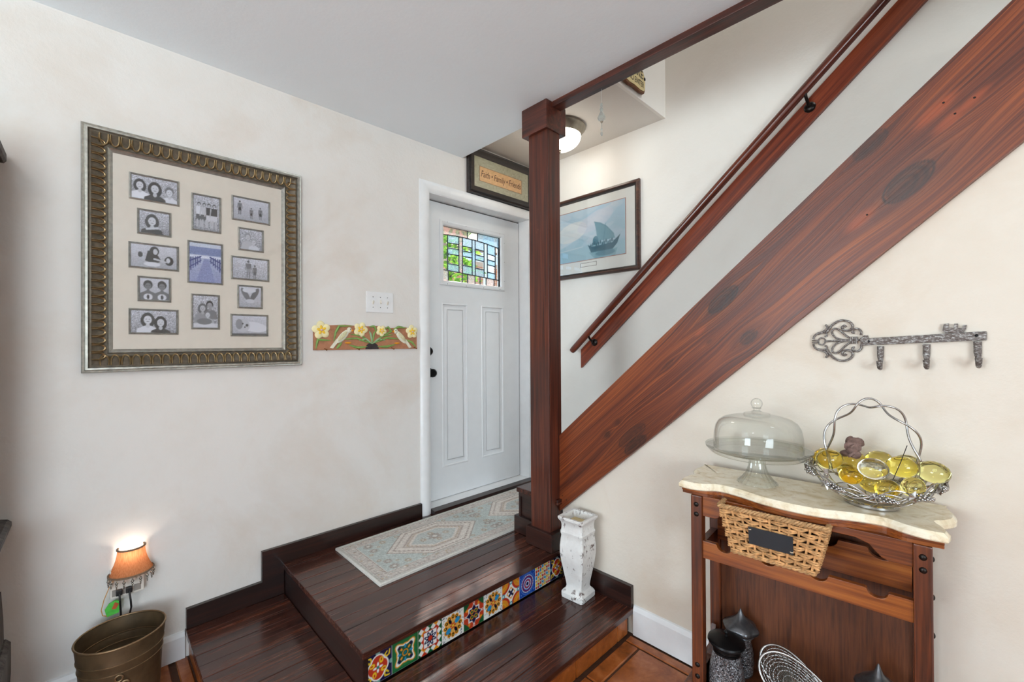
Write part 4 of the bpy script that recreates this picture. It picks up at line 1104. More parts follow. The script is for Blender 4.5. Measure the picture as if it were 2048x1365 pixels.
# ------------------------------------------------------------------ runner rug on the landing
rg_ = thing('runner_rug', 'pale blue and cream patterned runner rug lying before the door', 'rug', (.325, 1.7, ZL + .001))
RX0, RX1, RY0, RY1 = .075, .560, .945, 2.52
rw, rl_ = RX1 - RX0, RY1 - RY0
c = Cv(rw, rl_, 150, 470, (212, 206, 198))
AQ = (188, 198, 194); CR = (224, 214, 204); TP = (160, 142, 132); GD = (182, 158, 128); MV = (176, 160, 154)
def band(i, col): c.rect(i, rw - i, i, rl_ - i, col)
band(.0, (206, 202, 194)); band(.018, MV); band(.022, (204, 194, 186))
for q in range(420):
    side = random.random(); L_ = random.uniform(.03, rl_ - .03)
    if side < .78: a = random.choice((random.uniform(.026, .062), rw - random.uniform(.026, .062))); b = L_
    else: a = random.uniform(.03, rw - .03); b = random.choice((random.uniform(.026, .062), rl_ - random.uniform(.026, .062)))
    c.ell(a, b, random.uniform(.004, .010), random.uniform(.003, .007), random.choice([TP, MV, (190, 196, 190), CR, GD]), random.random() * 3, .8)
band(.066, TP); band(.069, CR); band(.073, AQ)
def rosette(a, b, r, col=GD):
    for k_ in range(9):
        an = k_ * 2 * PI / 9; c.ell(a + r * .62 * math.cos(an), b + r * .62 * math.sin(an), r * .3, r * .2, col, an, .75)
    c.ring(a, b, r * .45, r * .45, r * .14, TP, 0, .8); c.ell(a, b, r * .22, r * .22, CR)
md = rw / 2
for cyc in (.455, .455 + .70):
    for q in (-1, 1):
        for s_ in (-1, 1):
            for da, db, r in ((.14, .33, .030), (.135, .25, .022), (.075, .33, .026), (.145, .16, .016), (.04, .36, .015), (.10, .29, .012)):
                rosette(md + q * da, cyc + s_ * db, r, GD if r < .025 else TP)
    hx = lambda k_: [(md, cyc - .30 * k_), (md + .165 * k_, cyc - .12 * k_), (md + .165 * k_, cyc + .12 * k_), (md, cyc + .30 * k_), (md - .165 * k_, cyc + .12 * k_), (md - .165 * k_, cyc - .12 * k_)]
    c.poly(hx(1.0), TP); c.poly(hx(.97), CR)
    P = hx(.86)
    for i in range(6):
        p, q = P[i], P[(i + 1) % 6]
        for t in np.linspace(.04, .96, 9): c.ell(p[0] + (q[0] - p[0]) * t, p[1] + (q[1] - p[1]) * t, .010, .006, TP, i + .5, .8)
    c.poly(hx(.70), (206, 190, 180)); c.path(hx(.66), .006, TP, .8, True); c.poly(hx(.56), CR)
    P = hx(.6)
    for i in range(6):
        p, q = P[i], P[(i + 1) % 6]
        for t in np.linspace(.06, .94, 7): c.ell(p[0] + (q[0] - p[0]) * t, p[1] + (q[1] - p[1]) * t, .008, .004, GD, i, .9)
    c.poly(hx(.50), (190, 196, 192)); rosette(md, cyc, .045, TP); rosette(md, cyc + .075, .022); rosette(md, cyc - .075, .022); rosette(md + .045, cyc, .02); rosette(md - .045, cyc, .02)
c.C = c.C * .78 + np.array((206, 201, 194)) * .22; c.speckle(9); c.speckle(7, 2); c.C *= .97
m_rug = painted_mat('rug weave', .9, 0, .6, 900, .12)
print_part('woven_face', c, m_rug, lambda a, b, d: (RX0 + a, RY0 + b, ZL + .0105 + d), rg_)
part('bound_edge', MB().sweep_rect(RX0 - .007, RX1 + .007, RY0 - .007, RY1 + .007, [(0, .0), (.001, .009), (.006, .0125), (.013, .0115), (.014, 0)], lambda a, b, h: (a, b, ZL + .001 + h)), plain('rug binding', (196, 192, 184), .9, var=.1, scale=120, bump=.4), rg_, smooth=.8)
part('backing', MB().box(RX0, RX1, RY0, RY1, ZL + .001, ZL + .009), plain('rug backing', (170, 166, 158), .9), rg_)

# ------------------------------------------------------------------ distressed white vase
g = G('chipped white ceramic'); co = g.coord()
n1 = g.noise(co, 34.0, 8, .8, .6); n2 = g.noise(co, 9.0, 3)
ch = g.math('MULTIPLY', g.ramp(n1, [(.54, (0, 0, 0, 1)), (.57, (1, 1, 1, 1))]), g.ramp(n2, [(.52, (0.0, 0.0, 0.0, 1)), (.58, (1, 1, 1, 1))]))
sp2 = g.ramp(g.noise(g.vmath('MULTIPLY', co, (1, 1, .35)), 60.0, 4, .7), [(.635, (0, 0, 0, 1)), (.66, (.9, .9, .9, 1))])
cc = g.math('MAXIMUM', ch, sp2)
col = g.mix(cc, g.ramp(g.noise(co, 8.0, 4), [(.35, L4((214, 210, 206))), (.65, L4((236, 234, 230)))]), L4((104, 84, 78)))
m_vase = g.done(g.bsdf(col, .6, 0, g.bump(g.math('SUBTRACT', n1, g.math('MULTIPLY', cc, .6)), .5, .006)))
VB = (1.073, 1.732, ZP + .001)
vs_ = thing('floor_vase', 'tall square white ceramic vase with chipped distressed paint beside the post', 'vase', VB, math.radians(4))
def sq_loft(mb, prof, chamf=.12):
    rings = []
    for r, z in prof:
        k_ = r * chamf
        rings.append([(r, -r + k_, z), (r, r - k_, z), (r - k_, r, z), (-r + k_, r, z), (-r, r - k_, z), (-r, -r + k_, z), (-r + k_, -r, z), (r - k_, -r, z)])
    vs = [p for rr in rings for p in rr]; fs = []
    for j in range(len(rings) - 1):
        for i in range(8): fs.append((j * 8 + i, j * 8 + (i + 1) % 8, (j + 1) * 8 + (i + 1) % 8, (j + 1) * 8 + i))
    fs.append(tuple(range(8))[::-1]); fs.append(tuple(range((len(rings) - 1) * 8, len(rings) * 8)))
    return mb.add(vs, fs)
pr = [(.060, 0), (.062, .006), (.062, .026), (.056, .036), (.046, .046), (.043, .058), (.045, .075), (.054, .13), (.062, .18), (.067, .225), (.067, .26), (.064, .295), (.061, .318), (.064, .328), (.065, .338), (.061, .348), (.060, .370), (.063, .388), (.070, .398), (.074, .405), (.074, .412), (.070, .416), (.058, .415), (.054, .40), (.052, .36), (.05, .355)]
pr = [(r, z * .955) for r, z in pr]
part('body', sq_loft(MB(), pr), m_vase, vs_, local=True, smooth=.5)
part('sand_fill', MB().box(-.050, .050, -.050, .050, .345, .362), plain('ochre sand', (206, 186, 140), .9, var=.15, scale=80, bump=.4), vs_, local=True)

# ------------------------------------------------------------------ oval metal bucket
m_cop = plain('aged copper', (98, 80, 58), .48, .45, var=.3, scale=16)
m_copd = plain('aged copper trim', (136, 112, 84), .4, .75, var=.2, scale=40)
bk_ = thing('metal_bucket', 'oval aged copper bucket with clover emblem by the left wall', 'bucket', (.190, .084, 0))
EX, EY = .122, .130
bp = [(.84, 0.001), (.84, .004), (.885, .10), (.92, .19), (.925, .192), (.93, .20), (.945, .228), (.955, .231), (.96, .236), (.955, .24), (.975, .262), (1.0, .296)]
part('body', MB().lathe(bp + [(r - .012, z) for r, z in bp[::-1]] + [(.0001, .012)], 48, (0, 0, 0), EX, EY), m_cop, bk_, local=True, smooth=.8)
ell = lambda k_, z: [(EX * k_ * math.cos(2 * PI * i / 48), EY * k_ * math.sin(2 * PI * i / 48), z) for i in range(48)]
part('rim', MB().tube(ell(1.0, .298), .0035, 8, True), m_copd, bk_, local=True, smooth=1)
for k_, z in ((.962, .238), (.936, .205)):
    part('raised_band', MB().tube(ell(k_, z), .0016, 6, True), m_copd, bk_, local=True, smooth=1)
    part('raised_band', MB().tube(ell(k_ - .016, z), .0014, 6, True), m_copd, bk_, local=True, smooth=1)
an = -.10   # emblem faces the camera
em = MB(); ec = Vector((EX * .905 * math.cos(an), EY * .905 * math.sin(an), .172)); tn = Vector((-EX * math.sin(an), EY * math.cos(an), 0)).normalized(); up = Vector((0, 0, 1)); no = tn.cross(up)
def em_pt(a, b, h): return ec + tn * a + up * b + no * h
for q in range(3):
    ca = PI / 2 + (q - 1) * 2.0; cx_, cy_ = .018 * math.cos(ca), .018 * math.sin(ca)
    em.tube([em_pt(cx_ + .011 * math.cos(t * PI / 6), cy_ + .011 * math.sin(t * PI / 6), .007) for t in range(12)], .0034, 6, True)
em.tube([em_pt(0, -.004, .006), em_pt(.004, -.024, .006), em_pt(-.002, -.04, .006)], .003, 6)
em.ball(em_pt(0, 0, .007), .006)
part('clover_emblem', em, m_copd, bk_, local=True, smooth=1)

# ------------------------------------------------------------------ plug-in lamp with beaded shade, its outlet, cords and tag
oa = thing('outlet_adapter', 'white multi-outlet wall adapter under the beaded lamp shade', 'outlet', (0, .105, .355))
m_plast = plain('white plastic', (226, 220, 210), .4, var=.03)
part('housing', MB().box(.0005, .040, .055, .160, .362, .470), m_plast, oa, bevel=.005)
for y in (.072, .105, .138): part('socket', MB().box(.040, .0415, y - .011, y + .011, .372, .398), plain('socket grey', (150, 142, 134), .5), oa)
m_cord = plain('black cord', (28, 26, 26), .45)
for y, pts in ((.082, [(.052, .082, .388), (.060, .083, .376), (.064, .084, .355), (.052, .086, .320), (.040, .088, .27), (.022, .09, .20), (.022, .09, .06)]), (.112, [(.052, .112, .388), (.062, .113, .376), (.066, .116, .35), (.062, .118, .32), (.05, .114, .29), (.022, .112, .22), (.022, .112, .06)])):
    cd = thing('power_cord', 'black power cord plugged in %s below the beaded shade' % ('nearer the green tag' if y < .1 else 'farther from the green tag'), 'cord', (.022, y, .06), group=None)
    part('plug', MB().box(.0418, .058, y - .010, y + .010, .376, .398), m_cord, cd, bevel=.003)
    part('cable', MB().tube(pts, .0034, 8), m_cord, cd, smooth=1)
nl = thing('plug_in_lamp', 'small plug-in lamp with glowing orange fabric shade and glass beads', 'lamp', (.0, .118, .41))
g = G('silk shade'); sv_ = g.noise(g.vmath('MULTIPLY', g.coord(), (300, 300, 12)), 1.0, 3)
scol = g.ramp(sv_, [(.3, L4((190, 118, 76))), (.7, L4((214, 148, 104)))])
d_ = g.n('BsdfDiffuse', Color=scol).outputs[0]; t_ = g.n('BsdfTranslucent', Color=scol).outputs[0]
m_shade = g.done(g.n('MixShader', i0=.32, i1=d_, i2=t_).outputs[0])
m_trim = plain('shade braid', (120, 98, 78), .7, var=.25, scale=200, bump=.5)
LC = (.030, .120)
def shade_r(t):  # t 0 bottom .. 1 top: bell flare
    return .066 * (1 - t) ** 2 + .041 * (1 - (1 - t) ** 2)
prof = [(shade_r(i / 12), .452 + .098 * i / 12) for i in range(13)]
sh = part('shade', MB().lathe(prof, 28, (LC[0], LC[1], 0), 1.0, 1.06, a0=-PI * .62, a1=PI * .62), m_shade, nl, smooth=1)
for k_, z, w in ((prof[0][0], .452, .0042), (prof[-1][0], .550, .0038)):
    part('braid', MB().tube([(LC[0] + k_ * math.cos(a), LC[1] + k_ * 1.06 * math.sin(a), z) for a in np.linspace(-PI * .62, PI * .62, 30)], w, 6), m_trim, sh, smooth=1)
for s_ in (-1, 1):
    a = s_ * PI * .62; part('braid', MB().tube([(LC[0] + r * math.cos(a), LC[1] + r * 1.06 * math.sin(a), z) for r, z in prof], .0022, 6), m_trim, sh, smooth=1)
m_bead = thin_glass('bead glass', (206, 200, 192), 2.2, .3)
me_b = MB().ball((0, 0, -.006), .0032, .0032, .0032, 6, 5).ball((0, 0, -.014), .0055, .0055, .006, 8, 6).ball((0, 0, -.024), .004, .004, .005, 6, 5).ball((0, 0, -.032), .0026, .0026, .006, 6, 5).mesh('bead_drop', plain('smoky bead', (150, 142, 132), .12, .55, var=.3, scale=200), smooth=1)
for a in np.linspace(-PI * .58, PI * .58, 11):
    o = link('bead_drop', me_b, sh); o.location = (LC[0] + .066 * math.cos(a), LC[1] + .066 * 1.06 * math.sin(a) - .118, .450 - .41)
part('lamp_body', MB().box(.0405, .056, .098, .134, .418, .455).tube([(.047, .116, .450), (.046, .12, .478)], .008, 8), m_plast, nl, bevel=.003)
g = G('lit bulb'); m_bulb = g.done(g.bsdf(L4((255, 240, 220)), .3, emit=L4((255, 214, 160)), emit_s=4.0))
part('bulb', MB().ball((.046, .12, .494), .010, .010, .017, 10, 8), m_bulb, nl, smooth=1)
pl = point('plug_in_lamp_glow', (.046, .12, .530), 0.34, (1.0, .88, .74), .012)
tg = thing('green_tag', 'small bright green tag hanging on an orange cord above the bucket', 'tag', (.03, .055, .29))
cvt = [(.046, .295), (.082, .300), (.088, .345), (.070, .352), (.052, .345), (.040, .325)]
part('tag_plate', MB().prism(cvt, .026, .032, LW), plain('bright green', (84, 190, 70), .5, var=.2, scale=60), tg, bevel=.001)
part('tag_patch', MB().prism([(.060, .322), (.072, .318), (.082, .335), (.070, .346)], .032, .0335, LW), plain('tag orange', (196, 92, 52), .5), tg)
part('loop_cord', MB().tube([(.045, .066, .440), (.050, .052, .415), (.048, .038, .375), (.044, .030, .335), (.038, .034, .310), (.032, .046, .300)], .0016, 6), plain('orange cord', (206, 150, 80), .5), tg, smooth=1)

# ------------------------------------------------------------------ hutch at the edge
ht = thing('tall_hutch', 'tall weathered grey hutch at the far left edge', 'hutch', (.2, -.85, 0))
HY = -.232
part('upper_body', MB().box(.012, .36, -1.5, HY - .012, .76, 2.035), m_hutch, ht)
part('cornice', MB().prism([(HY - .02, 2.033), (HY + .010, 2.033), (HY + .016, 2.042), (HY + .016, 2.066), (HY - .02, 2.07)], .012, .395, lambda a, b, h: (h, a, b)).box(.36, .395, -1.5, HY + .016, 2.033, 2.07), m_hutch, ht, smooth=.5)
part('waist_moulding', MB().prism([(HY - .02, .70), (HY + .006, .70), (HY + .012, .715), (HY + .020, .718), (HY + .028, .728), (HY + .028, .742), (HY + .018, .752), (HY - .02, .762)], .012, .45, lambda a, b, h: (h, a, b)).box(.40, .45, -1.5, HY, .70, .76), m_hutch, ht, smooth=.5)
part('lower_body', MB().box(.012, .42, -1.5, HY, .10, .70), m_hutch, ht)
part('pilaster', MB().prism([(HY - .02, .30), (HY + .010, .30), (HY + .008, .40), (HY + .003, .50), (HY - .02, .50)], .012, .42, lambda a, b, h: (h, a, b)), m_hutch, ht)
part('base_moulding', MB().prism([(HY - .02, .0), (HY + .022, .0), (HY + .020, .10), (HY + .026, .20), (HY + .026, .31), (HY + .014, .325), (HY - .02, .325)], .012, .45, lambda a, b, h: (h, a, b)), m_hutch, ht, smooth=.5)

# ------------------------------------------------------------------ wine rack console with marble top
DLT = math.radians(4.3)
CO = (1.70, 1.488, 0.0)
cr_ = thing('wine_rack_console', 'reddish wooden wine rack console with a scalloped cream marble top', 'console', CO, DLT)
def LP(x, y, z): return (CO[0] + x * math.cos(DLT) - y * math.sin(DLT), CO[1] + x * math.sin(DLT) + y * math.cos(DLT), z)
ZT = .885
def spline(pts, n=6):
    out = []; m = len(pts)
    for i in range(m - 1):
        p0 = pts[max(i - 1, 0)]; p1 = pts[i]; p2 = pts[i + 1]; p3 = pts[min(i + 2, m - 1)]
        for k_ in range(n):
            t = k_ / n
            out.append(tuple(.5 * (2 * b + (c_ - a) * t + (2 * a - 5 * b + 4 * c_ - d) * t * t + (3 * b - a - 3 * c_ + d) * t ** 3) for a, b, c_, d in zip(p0, p1, p2, p3)))
    out.append(pts[-1]); return out
fe = spline([(.0, .012), (.045, .006), (.085, .018), (.125, .044), (.19, .034), (.26, .008), (.345, -.004), (.42, .004), (.48, .028), (.55, .042), (.595, .020), (.635, .008), (.678, .012)])
rs = spline([(.678, .012), (.684, .04), (.676, .075), (.664, .105), (.682, .125), (.703, .165), (.704, .225), (.690, .288)], 4)
ls = spline([(.0, .288), (-.004, .23), (-.010, .19), (.010, .165), (.022, .14), (.004, .105), (-.004, .06), (.0, .012)], 4)
outl = fe[:-1] + rs + ls[:-1]
cen = (.345, .15)
def inset(o_, d): 
    n = len(o_); res = []
    for i in range(n):
        a = Vector(o_[i - 1]); b = Vector(o_[(i + 1) % n]); t = (b - a).normalized(); nrm = Vector((-t.y, t.x)); res.append((o_[i][0] + nrm.x * d, o_[i][1] + nrm.y * d))
    return res
g = G('cream marble'); co = g.coord()
v1 = g.noise(co, 14.0, 8, .62, 1.2); v2 = g.noise(co, 50.0, 6, .6)
col = g.ramp(v1, [(.30, L4((206, 184, 148))), (.46, L4((228, 213, 184))), (.6, L4((238, 228, 206))), (.75, L4((214, 195, 160)))])
col = g.mix(g.math('MULTIPLY', g.ramp(v2, [(.58, (0, 0, 0, 1)), (.68, (1, 1, 1, 1))]), .35), col, L4((170, 140, 104)))
m_marb = g.done(g.bsdf(col, .22, 0, None, .2))
mb = MB(); lay = [(0.004, ZT - .024), (0.0, ZT - .020), (0.0, ZT - .010), (.004, ZT - .006), (.005, ZT - .004), (.009, ZT)]
n = len(outl); vs = []
for d, z in lay: vs += [(x, y, z) for x, y in inset(outl, d)]
fs = [(j * n + i, j * n + (i + 1) % n, (j + 1) * n + (i + 1) % n, (j + 1) * n + i) for j in range(len(lay) - 1) for i in range(n)]
for zz in (ZT, ZT - .024):     # flat faces fanned to a centre line, so the scalloped outline stays clean
    base_ = (len(lay) - 1) * n if zz == ZT else 0
    st_i = len(vs); vs += [(min(max(x, .10), .58), .155, zz) for x, y in outl]
    fs += [(base_ + i, base_ + (i + 1) % n, st_i + (i + 1) % n, st_i + i) for i in range(n)]
mb.add(vs, fs)
part('marble_top', mb, m_marb, cr_, local=True, smooth=.35, merge=True)
f2 = spline([(.004, .030), (.09, .028), (.13, .050), (.19, .042), (.26, .018), (.345, .006), (.42, .014), (.48, .036), (.55, .046), (.60, .028), (.672, .030)])
for z0, z1, dy in ((ZT - .036, ZT - .024, 0.0), (ZT - .048, ZT - .036, .008)):
    part('top_moulding', MB().prism([(x, y + dy) for x, y in f2] + [(.672, .275), (.004, .275)], z0, z1), m_rack, cr_, local=True, bevel=.002)
ZLg = .176
def riv(parent, pts, r=.0085, axis='y'):
    me_r = MB().ball((0, 0, 0), r, r * .55, r, 10, 6).mesh('rivet', m_bronze, smooth=1) if axis == 'y' else MB().ball((0, 0, 0), r * .6, r, r, 10, 6).mesh('rivet', m_bronze, smooth=1)
    for p in pts: o = link('rivet', me_r, parent); o.location = p
lx0, lx1, rx0, rx1 = .034, .072, .612, .650
for (a, b, y0, y1, sd) in ((lx0, lx1, .032, .070, -1), (rx0, rx1, .032, .070, 1), (lx0, lx1, .232, .268, -1), (rx0, rx1, .232, .268, 1)):
    lg = part('leg', MB().box(a, b, y0, y1, ZLg, ZT - .048), m_rack_z, cr_, local=True, bevel=.004)
    mx = (a + b) / 2
    if y0 < .1: riv(lg, [(mx, y0, z) for z in (.806, .772, .246, .206)])
    sx = a if sd < 0 else b
    riv(lg, [(sx, y0 + .02, z) for z in (.80, .70, .60)], .0075, 'x')
# front apron with its arched underside
ap = [(lx1, ZT - .048), (rx0, ZT - .048), (rx0, .770), (.565, .770), (.548, .776), (.520, .806), (.49, .816), (.2, .816), (.16, .812), (.135, .795), (.122, .772), (.112, .768), (lx1, .768)]
part('apron', MB().prism(ap, .040, .058, lambda a, b, h: (a, h, b)), m_rack, cr_, local=True, bevel=.0015)
part('apron', MB().prism([(lx1, ZT - .048), (rx0, ZT - .048), (rx0, .79), (lx1, .79)], .245, .262, lambda a, b, h: (a, h, b)), m_rack, cr_, local=True)
def scallop(z0, z1, cs_, r):
    pts = [(lx1, z0), (rx0, z0), (rx0, z1)]
    for c_ in sorted(cs_, reverse=True):
        pts.append((c_ + r + .004, z1)); 
        for i in range(9):
            a = -PI * i / 8; pts.append((c_ + r * math.cos(a), z1 - .002 + r * .82 * math.sin(a)))
        pts.append((c_ - r - .004, z1))
    pts.append((lx1, z1)); return pts
part('bottle_rail', MB().prism(scallop(.622, .681, (.141, .271, .403, .538), .023), .040, .058, lambda a, b, h: (a, h, b)), m_rack, cr_, local=True, bevel=.001)
part('bottle_rail', MB().prism(scallop(.632, .735, (.141, .271, .403, .545), .033), .205, .222, lambda a, b, h: (a, h, b)), m_rack, cr_, local=True, bevel=.001)
part('back_panel', MB().box(lx1 - .002, rx0 + .002, .246, .256, ZLg, .70), m_rack_d, cr_, local=True)
part('back_backing', MB().box(lx1 + .1, rx0 + .002, .250, .256, .70, .80), m_rack_d, cr_, local=True)
for a, b in ((lx0, lx1), (rx0, rx1)):
    part('side_rail', MB().box(a + .008, b - .008, .066, .236, .60, .66), m_rack_z, cr_, local=True)
    part('side_foot', MB().box(a - .022, b + .022, .012, .288, .12, ZLg).box(a - .01, b + .01, .03, .07, 0, .12).box(a - .01, b + .01, .23, .27, 0, .12), m_rack_z, cr_, local=True, bevel=.004)
    part('side_brace', MB().prism([(.066, ZLg), (.236, ZLg), (.236, .26), (.215, .30), (.20, .27), (.16, .215), (.11, .21), (.066, .25)], a + .010, a + .026, lambda p, q, h: (h, p, q)), m_rack_z, cr_, local=True)
part('bottom_shelf', MB().box(lx0, rx1, .05, .256, ZLg - .02, ZLg), m_rack_d, cr_, local=True)

# ---- wicker basket on the rail
wk = thing('wicker_basket', 'woven tan wicker basket with blank black label resting in the rack', 'basket', LP(.285, .10, .684), DLT)
m_wick = plain('wicker cane', (196, 148, 98), .6, var=.45, scale=60, bump=.3); m_wick2 = plain('twisted rim cord', (176, 136, 92), .7, var=.35, scale=120, bump=.4)
HB = .150
def ring_pt(s, k_, off=0.0):
    """rounded-rectangle loop at height fraction k_: s in [0,4)"""
    hw = .112 + .034 * k_ + off; hd = .085 + .020 * k_ + off
    cs4 = [(-hw, -hd), (hw, -hd), (hw, hd), (-hw, hd)]
    i = int(s) % 4; t = s - int(s); a, b = cs4[i], cs4[(i + 1) % 4]
    return (a[0] + (b[0] - a[0]) * t, a[1] + (b[1] - a[1]) * t)
rows = 9
for r_ in range(rows):
    k_ = (r_ + .5) / rows * .95; mbw = MB()
    for half in range(2):
        pts = []
        N_ = 264
        for i in range(N_):
            s = 4 * i / N_; ph = PI * s * 11 + r_ * PI
            x, y = ring_pt(s, k_, .0046 * math.sin(ph) + .001)
            pts.append((x, y, HB * k_ + .0036 * (half * 2 - 1) * (.75 + .35 * math.sin(ph)) + .0010 * math.sin(i * .37 + r_ * 3)))
        mbw.tube(pts, .0032, 5, True)
    part('cane_row', mbw, m_wick, wk, local=True, smooth=1)
mbw = MB()
for i in range(44):
    s = (i + .5) / 11; x0, y0 = ring_pt(s, 0, .0015); x1, y1 = ring_pt(s, .97, .0015)
    mbw.tube([(x0, y0, .0), ((x0 + x1) / 2, (y0 + y1) / 2, HB * .5), (x1, y1, HB * .97)], .0034, 5)
o = part('stakes', mbw, m_wick, wk, local=True, smooth=1)
mbw = MB()
for ph in (0, PI * 2 / 3, PI * 4 / 3):
    pts = []
    for i in range(260):
        s = 4 * i / 260; x, y = ring_pt(s, .98, .001); a = i / 260 * 2 * PI * 40 + ph
        nx_, ny_ = (0, -1) if s < 1 else ((1, 0) if s < 2 else ((0, 1) if s < 3 else (-1, 0)))
        pts.append((x + nx_ * .005 * math.cos(a), y + ny_ * .005 * math.cos(a), HB + .005 * math.sin(a)))
    mbw.tube(pts, .0042, 5, True)
part('braided_rim', mbw, m_wick2, wk, local=True, smooth=1)
mbw = MB()
for ph in (0, PI):
    pts = []
    for i in range(200):
        s = 4 * i / 200; x, y = ring_pt(s, .0, .002); a = i / 200 * 2 * PI * 30 + ph
        pts.append((x, y - .003 * math.cos(a), .003 + .003 * math.sin(a)))
    mbw.tube(pts, .0034, 5, True)
part('braided_foot', mbw, m_wick2, wk, local=True, smooth=1)
part('base', MB().box(-.110, .110, -.083, .083, .001, .006), m_wick, wk, local=True)
part('lining', MB().box(-.115, .115, .05, .082, .008, .10), plain('dark lining', (40, 30, 24), .9), wk, local=True)
tl = -.096; 
def fc(x, z): 
    k_ = z / HB; return (x, -(.085 + .020 * k_) - .0115, z)
mbl = MB(); q = [fc(-.058, .050), fc(.062, .050), fc(.062, .106), fc(-.058, .106)]
mbl.add(q + [(p[0], p[1] + .002, p[2]) for p in q], [(0, 1, 2, 3), (7, 6, 5, 4), (0, 4, 5, 1), (1, 5, 6, 2), (2, 6, 7, 3), (3, 7, 4, 0)])
tag_ = part('blank_label', mbl, plain('chalkboard black', (36, 38, 42), .6, var=.1), wk, local=True)
for x, z in ((-.054, .098), (.058, .058)):
    part('tie', MB().tube([fc(x - .004, z), (fc(x, z)[0], fc(x, z)[1] - .003, z), fc(x + .004, z)], .0012, 5), plain('twine', (220, 200, 170), .8), tag_, local=True)

# ---- glass cake stand and its dome
m_cake = thin_glass('clear pressed glass', (252, 253, 252), 0.9, edge=0.45)
SC = LP(.218, .155, ZT + .0005)
cs_ = thing('cake_stand', 'clear glass pedestal cake stand with ribbed plate on the marble top', 'cake stand', SC, DLT)
fl_ = lambda a, z: .05 * math.cos(20 * a)
part('pedestal', MB().lathe([(.060, 0), (.061, .003), (.056, .008), (.046, .018), (.034, .036), (.027, .058), (.024, .080), (.024, .096), (.027, .106)], 80, flute=fl_), m_cake, cs_, local=True, smooth=1)
part('pedestal_core', MB().lathe([(.058, .001), (.050, .012), (.030, .040), (.021, .075), (.021, .105)], 40), m_cake, cs_, local=True, smooth=1)
part('plate', MB().lathe([(.0001, .110), (.140, .110), (.150, .114), (.162, .124), (.164, .127), (.158, .125), (.146, .119), (.138, .116), (.0001, .116)], 72), m_cake, cs_, local=True, smooth=.7)
part('ribbed_skirt', MB().lathe([(.136, .100), (.140, .100), (.150, .106), (.163, .121), (.159, .122), (.140, .110)], 200, flute=lambda a, z: .006 * math.cos(100 * a) if z < .119 else 0), m_cake, cs_, local=True, smooth=1)
DM = LP(.218, .155, ZT + .1175)
dm = thing('glass_dome', 'clear glass dome cover with round knob sitting on the cake stand', 'dome', DM, DLT)
dp_ = [(.137, 0), (.1375, .003), (.137, .03), (.135, .055), (.130, .078), (.120, .095), (.104, .106), (.08, .113), (.05, .117), (.024, .119), (.0001, .1195)]
part('cover', MB().lathe(dp_, 64), m_cake, dm, local=True, smooth=1)
kn = part('knob', MB().ball((0, 0, .158), .0185, .0185, .0185, 20, 14), m_cake, dm, local=True, smooth=1)
part('knob_stem', MB().lathe([(.042, .119), (.040, .125), (.022, .128), (.010, .134), (.011, .140), (.016, .143), (.0001, .144)], 32), m_cake, kn, local=True, smooth=.8)

# ---- silver fruit basket with glass eggs
m_pew = plain('polished pewter', (176, 174, 172), .22, .95, var=.15, scale=60)
m_pewd = plain('tarnished pewter', (128, 122, 114), .35, .9, var=.35, scale=120)
SB = LP(.522, .155, ZT + .0005)
sb = thing('silver_basket', 'silver wire basket with grape vine rim and twisted hoop handle', 'basket', SB, DLT)
ex_, ey_ = 1.0, .88
part('base_ring', MB().lathe([(.052, 0), (.064, 0), (.066, .002), (.066, .008), (.062, .011), (.052, .012), (.050, .006)], 48, (0, 0, 0), ex_, ey_), m_pew, sb, local=True, smooth=.5)
part('base_plate', MB().lathe([(.0001, .006), (.052, .006), (.052, .009), (.0001, .009)], 36, (0, 0, 0), ex_, ey_), m_pewd, sb, local=True)
RX, RY = .150, .112
def rim_z(a): return .070 + .022 * math.cos(2 * a) + .004 * math.sin(3 * a)
def bowl(a, t):   # t 0 foot .. 1 rim
    r = .05 + (1 - .05) * (t ** .62) * 1.0
    return (math.cos(a) * (.055 + (RX - .055) * t ** .75), math.sin(a) * (.048 + (RY - .048) * t ** .75), .010 + (rim_z(a) - .010) * t ** 1.25)
for i in range(28):
    a = 2 * PI * i / 28; tw = .35 if i % 2 else -.15
    part('spoke', MB().tube([bowl(a + tw * t, t) for t in (0, .15, .35, .55, .78, 1.0)], .0016, 6), m_pew, sb, local=True, smooth=1)
for k_, amp, ph, nm in ((1.0, .010, 0, 'vine_wire'), (.98, .012, PI, 'vine_wire'), (.80, .006, 1.0, 'vine_wire')):
    pts = []
    for i in range(96):
        a = 2 * PI * i / 96; p = bowl(a, k_); pts.append((p[0] * (1 + .02 * math.cos(6 * a + ph)), p[1] * (1 + .02 * math.cos(6 * a + ph)), p[2] + amp * math.sin(6 * a + ph)))
    part(nm, MB().tube(pts, .0021, 7, True), m_pew, sb, local=True, smooth=1)
for i in range(9):   # open loops above the rim
    a = 2 * PI * (i + .3) / 9; pts = [bowl(a + d, 1.0 - .04 * abs(d)) for d in np.linspace(-.30, .30, 9)]
    pts = [(p[0] * 1.03, p[1] * 1.03, p[2] + .024 * math.sin(PI * j / 8)) for j, p in enumerate(pts)]
    part('rim_loop', MB().tube(pts, .0017, 6), m_pew, sb, local=True, smooth=1)
